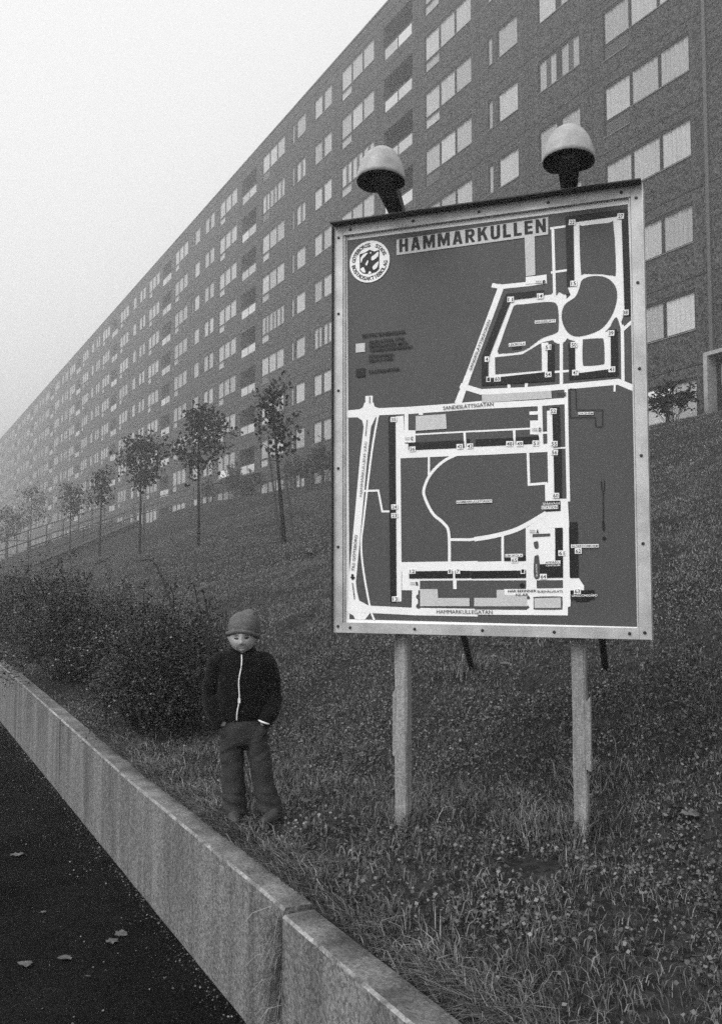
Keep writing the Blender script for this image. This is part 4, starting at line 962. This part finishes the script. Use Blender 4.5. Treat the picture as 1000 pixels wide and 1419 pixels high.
g.prism(None, [tuple(q - L0 - [0, 0, 3.0]) for q in lo], [tuple(q - L0 + [0, 0, 0.02]) for q in lo]); g.obj('slab', ['concrete_dark'], ld)

# ------------------------------------------------------------------ grass, clover and litter (uncountable: stuff)
def scatter(n, r0, r1, a0, a1, dmin=0.125, dmax=21.0, power=0.5):
    u = rng.random(n); r = (r0 ** 2 + u * (r1 ** 2 - r0 ** 2)) ** 0.5; a = np.radians(rng.uniform(a0, a1, n))
    x = r * np.sin(a); y = r * np.cos(a); q = np.stack([x - W0[0], y - W0[1], np.zeros(n)], 1); s = q @ D; d = q @ N
    k = (d > dmin) & (d < dmax); return s[k], d[k]
def pnoise(s, d, f, seed=0.0):
    return (np.sin(s * f * 1.3 + seed) * np.sin(d * f * 1.7 + seed * 2.1) + np.sin(s * f * 0.61 + d * f * 0.83 + seed * 3) + np.sin((s - d) * f * 2.1 + seed)) / 3
def blades(name, s, d, h, w, lean, mat, label, bias=None):
    n = len(s); base = W0 + s[:, None] * D + d[:, None] * N; base[:, 2] = hz(s, d) - 0.005
    a = rng.uniform(0, 2 * math.pi, n); ld = np.stack([np.cos(a), np.sin(a), np.zeros(n)], 1)
    if bias is not None: ld = ld * 0.8 + bias; ld /= np.linalg.norm(ld, axis=1)[:, None]
    b = rng.uniform(0, math.pi, n); sd_ = np.stack([np.cos(b), np.sin(b), np.zeros(n)], 1) * (w / 2)[:, None]
    up = np.array([0, 0, 1.0]); L = (lean * h)[:, None]; hh = h[:, None]
    m = base + up * hh * 0.55 + ld * L * 0.3; t = base + up * hh * (0.98 - 0.35 * lean[:, None]) + ld * L
    Vv = np.stack([base - sd_, base + sd_, m - sd_ * 0.8, m + sd_ * 0.8, t], 1).reshape(-1, 3)
    o = np.arange(n)[:, None] * 5
    T = np.concatenate([o + [0, 1, 3], o + [0, 3, 2], o + [2, 3, 4]], 0)
    return tag(link(name, fast_mesh(name, Vv, T, mat)), label, kind='stuff')
def bare(s, d):                                   # trodden soil between the posts and under the shrubs
    c = np.array(sd(at_z(738, 1205, 0.66))); r = np.hypot(s - c[0], (d - c[1]) * 1.1)
    pk = np.clip((r - 0.12) / 0.16, 0, 1)
    for fx, fy in ((383, 1140), (322, 1132)):                  # trodden flat where the child stands
        c = np.array(sd(at_z(fx, fy, 0.66))); pk = np.minimum(pk, np.clip((np.hypot(s - c[0], d - c[1]) - 0.05) / 0.1, 0.1, 1))
    hedge = np.ones(len(s))
    for cs_, cd_, rs_, rd_ in SHRUBS: hedge = np.minimum(hedge, np.clip((np.hypot((s - cs_) / rs_, (d - cd_) / rd_) - 0.75) / 0.3, 0.04, 1))
    return pk * hedge
s, d = scatter(230000, 2.0, 7.5, -36, 36)
clump = pnoise(s, d, 7.0, 1.0) * 0.5 + pnoise(s, d, 2.3, 4.0) * 0.5
k = rng.random(len(s)) < np.clip(0.55 + 0.9 * clump, 0.12, 1) * bare(s, d); s, d, clump = s[k], d[k], clump[k]
h = (0.032 + 0.045 * rng.random(len(s)) ** 2 + 0.045 * np.clip(clump, 0, 1)) * np.where(d < 1.6, 1.05, 0.7)
blades('near_grass', s, d, h, 0.0022 + 0.0026 * rng.random(len(s)), rng.uniform(0.2, 1.2, len(s)), 'grass_blade', 'short tufted grass on the bank below the map board')
s, d = scatter(420000, 7.5, 18, -34, 34)
k = rng.random(len(s)) < np.clip(0.6 + 0.8 * pnoise(s, d, 3.0, 2.0), 0.15, 1) * bare(s, d); s, d = s[k], d[k]
blades('far_grass', s, d, 0.02 + 0.035 * rng.random(len(s)), 0.004 + 0.004 * rng.random(len(s)), rng.uniform(0.3, 1.3, len(s)), 'lawn_blade', 'mown grass further up the bank')
s, d = scatter(260000, 18, 46, -32, 30)
blades('distant_grass', s, d, 0.02 + 0.035 * rng.random(len(s)), 0.009 + 0.01 * rng.random(len(s)), rng.uniform(0.3, 1.3, len(s)), 'lawn_blade', 'grass on the upper bank below the block')
# long grass flopping over the wall top
s = rng.uniform(-4, 2.6, 34000); d = 0.125 + np.abs(rng.normal(0, 0.09, len(s)))
k = rng.random(len(s)) < np.clip(0.6 + 1.0 * pnoise(s, d * 0, 4.0, 5.0), 0.15, 1); s, d = s[k], d[k]
h = rng.uniform(0.04, 0.14, len(s)); blades('edge_grass', s, d, h, 0.003 + 0.003 * rng.random(len(s)), rng.uniform(0.5, 1.3, len(s)), 'grass_blade', 'long grass flopping over the top of the wall', bias=-N * 0.55)
# tufts at the foot of the posts and of the child
cs = [sd(at_z(559, 1145, .65)), sd(at_z(803, 1158, .69)), sd(at_z(812, 1120, .69)), sd(at_z(735, 1150, .69)), sd(at_z(650, 930, 1.15))]
S_, D_ = [], []
for c in cs:
    S_.append(c[0] + rng.normal(0, 0.09, 330)); D_.append(c[1] + rng.normal(0, 0.07, 330))
s = np.concatenate(S_); d = np.maximum(np.concatenate(D_), 0.16)
blades('tall_grass', s, d, rng.uniform(0.07, 0.19, len(s)), 0.003 + 0.003 * rng.random(len(s)), rng.uniform(0.3, 1.1, len(s)), 'grass_blade', 'taller grass tufts round the post feet')
# clover and small broad leaves
s, d = scatter(260000, 2.0, 9.5, -36, 36)
cl = pnoise(s, d, 3.1, 7.0) * 0.6 + pnoise(s, d, 9.0, 3.0) * 0.4
k = rng.random(len(s)) < np.clip(0.32 + 1.0 * cl + 0.22 * np.exp(-((d - 1.7) / 0.8) ** 2), 0.03, 1) * np.clip(bare(s, d) + 0.12, 0, 1); s, d = s[k], d[k]
n = len(s); pts = W0 + s[:, None] * D + d[:, None] * N; pts[:, 2] = hz(s, d) + rng.uniform(0.005, 0.05, n)
dirs = rng.normal(size=(n, 3)); dirs[:, 2] *= 0.35
o = leaf_cloud('clover', pts, dirs, rng.uniform(0.008, 0.022, n), 'clover_leaf', None, 0.42)
tag(o, 'clover and small broad leaves growing through the grass', kind='stuff')
# weeds hanging in the wall joint
S_, hh = [], []
g = MB(); VV, TT = [], []
for i in range(260):
    s0 = -1.565 + abs(random.gauss(0, 0.07)); z0 = random.uniform(0.05, 0.58); p = P(s0, -0.004, z0); ln = random.uniform(0.06, 0.22)
    dv = D * random.uniform(-0.5, 0.6) + N * random.uniform(-0.35, -0.05) + np.array([0, 0, random.uniform(-1, 0.4)]); dv /= np.linalg.norm(dv)
    sv = D * random.uniform(0.0015, 0.0035); m = p + dv * ln * 0.5 + np.array([0, 0, 0.02]); t = p + dv * ln + np.array([0, 0, -0.02]); o_ = len(VV)
    VV += [p - sv, p + sv, m - sv, m + sv, t]; TT += [[o_, o_ + 1, o_ + 3], [o_, o_ + 3, o_ + 2], [o_ + 2, o_ + 3, o_ + 4]]
tag(link('joint_weeds', fast_mesh('joint_weeds', np.array(VV), np.array(TT), 'grass_blade')), 'thin weeds growing out of the wall joint', kind='stuff')
# litter on the asphalt
n = 3200; s = rng.uniform(-3.5, 12, n); d = -np.abs(rng.gamma(1.2, 0.35, n)) - 0.01; d = np.where(rng.random(n) < 0.6, -np.abs(rng.normal(0, 0.05, n)) - 0.008, d)
k = (d > -3.5); s, d = s[k], d[k]; n = len(s); pts = W0 + s[:, None] * D + d[:, None] * N; pts[:, 2] = 0.004 + rng.random(n) * 0.004
dirs = rng.normal(size=(n, 3)); dirs[:, 2] *= 0.12
tag(leaf_cloud('litter', pts, dirs, rng.uniform(0.004, 0.016, n), 'litter', None, 0.4), 'specks of grit and leaf bits on the asphalt and along the wall foot', kind='stuff')
# fallen leaves, one by one
def maple_leaf(name, p, size, rz, tilt, label, group):
    r_ = [1.0, 0.7, 0.92, 0.62, 0.8, 0.6, 0.6, 0.3, 0.55, 0.62, 0.78, 0.66, 0.85, 0.72]; n = len(r_)
    V = [(0, 0, 0.02)] + [(math.sin(2 * math.pi * i / n) * r_[i], math.cos(2 * math.pi * i / n) * r_[i], 0.10 * math.sin(i * 2.3) * r_[i]) for i in range(n)]
    V = [tuple(np.array(v) * size) for v in V]; Fc = [(0, 1 + (i + 1) % n, 1 + i) for i in range(n)]
    o = link(name, mesh(name, V, Fc, 'dry_leaf'), None, p, (tilt, tilt * 0.5, rz)); return tag(o, label, 'leaf', group)
for px, py, sz, lb in ((38, 1335, 0.05, 'pale fallen leaf on the asphalt, alone beside a curled one'), (93, 1326, 0.05, 'curled pale fallen leaf on the asphalt'), (154, 1303, 0.045, 'folded fallen leaf touching another on the asphalt'),
                       (168, 1294, 0.045, 'broad fallen leaf touching a folded one on the asphalt'), (24, 1183, 0.06, 'fallen leaf on the asphalt opposite the panel joint'), (60, 1263, 0.022, 'tiny leaf scrap on the dark asphalt'), (121, 1352, 0.02, 'thin leaf sliver on the asphalt')):
    maple_leaf('fallen_leaf', at_z(px, py, 0.015), sz, random.uniform(0, 6), random.uniform(-.25, .25), lb, 'fallen leaves on the asphalt')
for px, py, sz, lb in ((955, 1143, 0.055, 'biggest pale dead leaf lying in the grass'), (938, 1135, 0.045, 'pale dead leaf overlapping the biggest one in the grass'), (423, 1122, 0.04, 'pale leaf in the grass beside the child'), (700, 928, 0.06, 'dead leaf near the foot of the left strut'),
                       (462, 896, 0.06, 'pale leaf on the bank left of the map board'), (680, 1318, 0.03, 'crumpled leaf in the grass below the map board'), (427, 770, 0.16, 'pale scrap on the bank near the leaning sapling')):
    p = on_hill(px, py); maple_leaf('fallen_leaf', p + np.array([0, 0, 0.05]), sz, random.uniform(0, 6), random.uniform(-.4, .4), lb, 'fallen leaves in the grass')

# ------------------------------------------------------------------ the child on the wall
def loft(rings, seg=28, cap=True):
    """rings: (centre xyz, rx, ry[, tilt matrix])"""
    V, Fc = [], []
    for c, rx, ry in rings:
        for k in range(seg):
            q = 2 * math.pi * k / seg; V.append((c[0] + rx * math.cos(q), c[1] + ry * math.sin(q), c[2]))
    for i in range(len(rings) - 1):
        for k in range(seg): Fc.append((i * seg + k, i * seg + (k + 1) % seg, (i + 1) * seg + (k + 1) % seg, (i + 1) * seg + k))
    if cap: Fc.append(tuple(range(seg - 1, -1, -1))); Fc.append(tuple((len(rings) - 1) * seg + k for k in range(seg)))
    return V, Fc
def sweep(path, radii, seg=18, flat_=1.0):
    g = MB(); cc = catmull(path, 6); rr = np.interp(np.linspace(0, 1, len(cc)), np.linspace(0, 1, len(radii)), radii); g.tube([tuple(p) for p in cc], list(rr), seg); return g.V, g.F
def merge(parts):
    V, Fc = [], []
    for v, f in parts:
        o = len(V); V += list(v); Fc += [tuple(i + o for i in q) for q in f]
    return V, Fc
def organic(name, parts, mat, parent, voxel=0.006, smooth=6, disp=None):
    V, Fc = merge(parts); me = mesh('tmp', V, Fc, mat); o = bpy.data.objects.new('tmp', me); col.objects.link(o)
    m = o.modifiers.new('r', 'REMESH'); m.mode = 'VOXEL'; m.voxel_size = voxel
    m2 = o.modifiers.new('s', 'SMOOTH'); m2.factor = 0.5; m2.iterations = smooth
    bpy.context.view_layer.update(); dg = bpy.context.evaluated_depsgraph_get()
    out = bpy.data.meshes.new_from_object(o.evaluated_get(dg)); out.name = name; bpy.data.objects.remove(o)
    out.materials.clear(); out.materials.append(MATS[mat])
    if disp:
        out.update(); nr = [v.normal.copy() for v in out.vertices]
        for v, n_ in zip(out.vertices, nr): v.co = v.co + n_ * disp(v.co)
    out.polygons.foreach_set('use_smooth', [True] * len(out.polygons)); out.update()
    return link(name, out, parent)
kid_p = at_z(338, 1130, 0.66)
kid = empty('person', (kid_p[0], kid_p[1], 0.665), R(3)); tag(kid, 'child in knitted hat and dark zipped jacket, hands in pockets, standing behind the wall', 'person')
# jacket
jk = [loft([((-.012, 0, .478), .112, .088), ((-.012, 0, .50), .124, .097), ((-.012, 0, .545), .128, .1), ((-.012, .0, .62), .128, .098), ((-.012, .002, .70), .130, .095), ((-.012, .006, .765), .130, .088), ((-.014, .01, .81), .112, .074), ((-.016, .014, .835), .085, .062), ((-.018, .014, .852), .058, .052)]),
      sweep([(-.09, .01, .79), (-.142, .012, .77), (-.168, .018, .69), (-.176, .02, .61), (-.165, -.02, .545), (-.130, -.05, .492), (-.114, -.054, .472)], [.05, .054, .051, .046, .044, .042, .04]),
      sweep([(.062, .01, .79), (.108, .012, .77), (.132, .018, .69), (.148, .02, .615), (.142, -.02, .545), (.112, -.05, .490), (.098, -.054, .47)], [.05, .054, .051, .046, .044, .042, .04])]
def wr(co):
    a = mnoise.noise(Vector((co.x * 9, co.y * 9, co.z * 22))) * .0055 + mnoise.noise(Vector((co.x * 26, co.y * 26, co.z * 50 + 4))) * .0022
    if abs(co.x + .012) > .125: a += .004 * mnoise.noise(Vector((co.x * 12, co.y * 30, co.z * 34 + co.x * 40)))
    a += .0035 * mnoise.noise(Vector((co.x * 30 + co.z * 14, 2, co.z * 9)))
    return a
organic('jacket', jk, 'jacket_cloth', kid, .006, 5, wr)
# trousers: wide at the hem
def leg(pts):
    return loft([((x, y, z), rx, ry) for x, y, z, rx, ry in pts], 22)
SPH = lambda c, r: loft([((c[0], c[1], c[2] - r * math.cos(q)), max(.001, r * math.sin(q)), max(.001, r * .8 * math.sin(q))) for q in np.linspace(.1, math.pi - .1, 9)], 16)
tr = [SPH((-.085, -.04, .435), .046), SPH((.078, -.04, .432), .046), loft([((-.005, 0, .355), .10, .075), ((-.005, 0, .40), .122, .09), ((-.004, 0, .45), .125, .09), ((-.004, 0, .51), .118, .085)]),
      leg([(-.062, 0, .43, .062, .078), (-.066, .0, .34, .064, .076), (-.06, -.004, .25, .058, .066), (-.056, 0, .15, .060, .068), (-.052, .004, .06, .066, .076), (-.05, .006, .012, .072, .084)]),
      leg([(.055, 0, .43, .062, .078), (.068, -.01, .34, .062, .074), (.086, -.022, .25, .056, .064), (.104, -.02, .15, .056, .064), (.124, -.02, .07, .063, .074), (.132, -.02, .022, .070, .084)])]
def wt(co):
    a = mnoise.noise(Vector((co.x * 14 + 3, co.y * 14, co.z * 9))) * .005 + mnoise.noise(Vector((co.x * 22, co.y * 22, co.z * 26))) * .003
    if .27 < co.z < .40: a += .005 * mnoise.noise(Vector((co.x * 10, co.y * 8, co.z * 45 - co.x * 20)))
    if co.z < .12: a += .003 * math.sin(co.z * 110 + co.x * 35)
    a += .0035 * mnoise.noise(Vector((co.x * 7 + 9, co.y * 9, co.z * 5)))
    return a
organic('trousers', tr, 'trouser_cloth', kid, .006, 4, wt)
# body: head with face, neck, chest, arms and hands that end in the pockets, all one surface
HC = np.array([-.014, -.012, .915])
TL = Matrix.Rotation(R(9), 3, 'X') @ Matrix.Rotation(R(-3), 3, 'Y')
def head_parts():
    nu, nv = 84, 60; V, Fc = [], []
    gs = lambda p, c, s: math.exp(-sum(((p[i] - c[i]) / s[i]) ** 2 for i in range(3)))
    for j in range(nv + 1):
        th = math.pi * j / nv
        for i in range(nu):
            ph = 2 * math.pi * i / nu; u = (math.sin(th) * math.sin(ph), -math.sin(th) * math.cos(ph), math.cos(th))
            x, y, z = u[0] * .0705, u[1] * .085, u[2] * .098
            if u[2] < 0: x *= 1 - .30 * u[2] ** 2; y *= 1 - .12 * u[2] ** 2 if u[1] < 0 else 1 - .35 * u[2] ** 2
            if u[1] < -.3: y *= 0.965
            f = (0, 0, 0)
            dy = -.0125 * gs(u, (0, -.98, -.17), (.12, .6, .11)) - .006 * gs(u, (0, -.98, .06), (.10, .6, .2))
            dy += -.004 * gs(u, (.14, -.95, -.24), (.09, .5, .09)) - .004 * gs(u, (-.14, -.95, -.24), (.09, .5, .09))
            for sx in (-1, 1):
                dy += .0085 * gs(u, (sx * .40, -.9, .08), (.19, .6, .12)); dy += -.003 * gs(u, (sx * .46, -.85, -.32), (.26, .6, .26)); dy += -.004 * gs(u, (sx * .38, -.9, .27), (.24, .6, .08))
            dy += -.003 * gs(u, (0, -.9, -.49), (.22, .6, .06)) - .0035 * gs(u, (0, -.85, -.595), (.19, .6, .065)) + .002 * gs(u, (0, -.9, -.54), (.24, .6, .022)) - .005 * gs(u, (0, -.7, -.82), (.25, .6, .14))
            dx = .010 * gs(u, (1, .1, -.05), (.3, .16, .2)) - .010 * gs(u, (-1, .1, -.05), (.3, .16, .2))
            V.append((x + dx, y + dy, z))
    for j in range(nv):
        for i in range(nu): Fc.append((j * nu + i, (j + 1) * nu + i, (j + 1) * nu + (i + 1) % nu, j * nu + (i + 1) % nu))
    return V, Fc
hv, hf = head_parts(); hv = [tuple(np.array(TL @ Vector(v)) + HC) for v in hv]
body = [(hv, hf), sweep([(-.012, .012, .70), (-.012, .014, .80), (-.014, .006, .87)], [.06, .045, .042]), loft([((-.005, 0, .38), .09, .06), ((-.005, 0, .5), .1, .07), ((-.005, 0, .72), .105, .07), ((-.008, .008, .78), .07, .05)]),
        sweep([(-.09, .01, .75), (-.165, .02, .68), (-.175, .02, .61), (-.125, -.045, .50), (-.09, -.036, .45)], [.03, .03, .028, .02, .02]), sweep([(.06, .01, .75), (.13, .02, .68), (.145, .02, .61), (.11, -.045, .50), (.082, -.036, .445)], [.03, .03, .028, .02, .02])]
for sx, hx in ((-1, -.09), (1, .082)):                             # fingers inside the pockets, thumb outside
    for k in range(4): body.append(sweep([(hx + sx * (-.018 + .012 * k), -.036, .455), (hx + sx * (-.02 + .012 * k), -.038, .425), (hx + sx * (-.02 + .011 * k), -.034, .40 + .004 * abs(k - 1))], [.008, .0075, .006], 8))
    body.append(sweep([(hx - sx * .018, -.04, .46), (hx - sx * .03, -.046, .445), (hx - sx * .032, -.046, .432)], [.010, .009, .007], 8))
bo = organic('body', body, 'skin', kid, .0034, 2)
def on_head(x, y, z): return tuple(np.array(TL @ Vector((x, y, z))) + HC)
for sx in (-1, 1):
    g = MB(); g.tube([on_head(sx * (.012 + .0068 * k), -.0765 + .0012 * k * k * .8, .006 - .0018 * math.sin(k * math.pi / 4) * 1.3) for k in range(5)], [.0014, .0042, .005, .0042, .0012], 8); g.obj('eye', ['hair'], kid, smooth=True)
    g = MB(); g.tube([on_head(sx * (.012 + .008 * k), -.083 + .0022 * k * k * .5, .0245 + .003 * math.sin(k * math.pi / 4)) for k in range(5)], [.0006, .0014, .0017, .0014, .0005], 8); g.obj('eyebrow', ['brow'], kid, smooth=True)
g = MB(); g.tube([on_head(-.017 + .0057 * k, -.0815 + .0016 * abs(k - 3), -.0545 - .0012 * math.cos((k - 3) * .9)) for k in range(7)], [.0008, .0028, .0036, .0032, .0036, .0028, .0008], 6); g.obj('lips', ['lip'], kid, smooth=True)
hairp = []
for i in range(26):                                             # fringe showing below the hat
    if 5 <= i <= 20: continue
    q = R(-95 + 190 * i / 25); r0 = .079; x, y = math.sin(q) * .069, -math.cos(q) * .083; ln = random.uniform(.016, .03) * (1 if abs(q) < R(60) else 1.5)
    hairp.append(sweep([on_head(x * .96, y * .95, .040), on_head(x * .985, y * .975, .03), on_head(x * .99 + random.uniform(-.006, .006), y * .985, .044 - ln)], [.006, .006, .002], 8))
organic('hair', hairp, 'hair', kid, .004, 1)
# knitted hat with a turned-up brim, peak folded to one side
HTL = Matrix.Rotation(R(-11), 3, 'X') @ Matrix.Rotation(R(4), 3, 'Y')
hat = []
def hp_(x, y, z): return tuple(np.array(HTL @ Vector((x, y, z))) + HC + np.array([0, .004, 0]))
prof = [(.004, .077, .093), (.03, .082, .097), (.05, .0835, .098), (.073, .080, .093), (.093, .072, .083), (.11, .058, .066), (.121, .038, .042), (.127, .016, .018)]
V, Fc = loft([((.002 + .06 * max(0, z - .08), .004, z), rx, ry) for z, rx, ry in prof], 36); hat.append(([hp_(*v) for v in V], Fc))
hat.append(sweep([hp_(.0, -.01, .114), hp_(.026, -.02, .12), hp_(.052, -.026, .11)], [.02, .022, .014], 12))
organic('hat', hat, 'hat_knit', kid, .005, 3, lambda co: mnoise.noise(co * 26) * .003)
g = MB(); n = 40; pts = [hp_(.0795 * math.cos(2 * math.pi * k / n), .004 + .095 * math.sin(2 * math.pi * k / n), .008 + .004 * math.sin(3 * 2 * math.pi * k / n) - (.006 if math.sin(2 * math.pi * k / n) > 0 else 0)) for k in range(n + 1)]
g.tube(pts, .0115, 10, cap=False); g.obj('hat_brim', ['hat_knit'], kid, smooth=True)
# zip, slider, cuff
g = MB(); zz = np.linspace(.822, .496, 14)
zp = []
for k, z in enumerate(zz):
    yr = np.interp(z, [.47, .50, .545, .62, .70, .755, .79, .815, .833], [.088, .097, .1, .098, .094, .085, .073, .062, .05]); zp.append((-.014 - .016 * (k / 13) + .004 * math.sin(k * .9), -yr - .0042, z))
g.tube(zp, .0034, 6); zo = g.obj('zip', ['zip_metal'], kid)
g = MB(); g.box(zp[9][0] - .006, zp[9][0] + .006, zp[9][1] - .007, zp[9][1] - .001, zp[9][2] - .014, zp[9][2] + .01); g.obj('slider', ['zip_metal'], zo)
g = MB(); g.tube([(.108 + .036 * math.cos(q) * .95, -.058 + .038 * math.sin(q), .480 + .012 * math.cos(q) * -1) for q in np.linspace(math.pi * 1.05, math.pi * 1.75, 10)], [.002, .004, .005, .005, .005, .005, .005, .004, .004, .002], 8); g.obj('shirt_cuff', ['cuff_white'], kid, smooth=True)
# collar
g = MB(); g.tube([(-.016 + .056 * math.sin(q), .010 - .054 * math.cos(q), .842 + .008 * math.cos(q) * -1 + .006) for q in np.linspace(R(14), R(346), 26)], .012, 8); g.obj('collar', ['jacket_cloth'], kid, smooth=True)
# shoes
for x, y, rz in ((-.05, -.035, R(12)), (.155, -.06, R(-30))):
    V, Fc = loft([((0, -.02, 0), .034, .088), ((0, -.02, .012), .036, .09), ((0, -.016, .03), .033, .082), ((0, .004, .045), .028, .058), ((0, .02, .07), .026, .034)], 24)
    M = Matrix.Rotation(rz, 3, 'Z'); V = [tuple(M @ Vector(v) + Vector((x, y, -.012))) for v in V]
    organic('shoe', [(V, Fc)], 'shoe', kid, .005, 3)

# ------------------------------------------------------------------ fog
g = MB(); g.box(-430, 310, -130, 430, -1.3, 36.0)
hm = bpy.data.materials.new('haze'); hm.use_nodes = True; hn = hm.node_tree.nodes; hn.clear()
pv = hn.new('ShaderNodeVolumePrincipled'); pv.inputs['Color'].default_value = (0.93, 0.93, 0.93, 1); pv.inputs['Anisotropy'].default_value = 0.72; pv.inputs['Density'].default_value = HAZE_DENSITY
ho = hn.new('ShaderNodeOutputMaterial'); hm.node_tree.links.new(pv.outputs[0], ho.inputs['Volume'])
MATS['haze'] = hm
tag(g.obj('haze', ['haze']), 'pale fog over the bank and the block', kind='stuff')
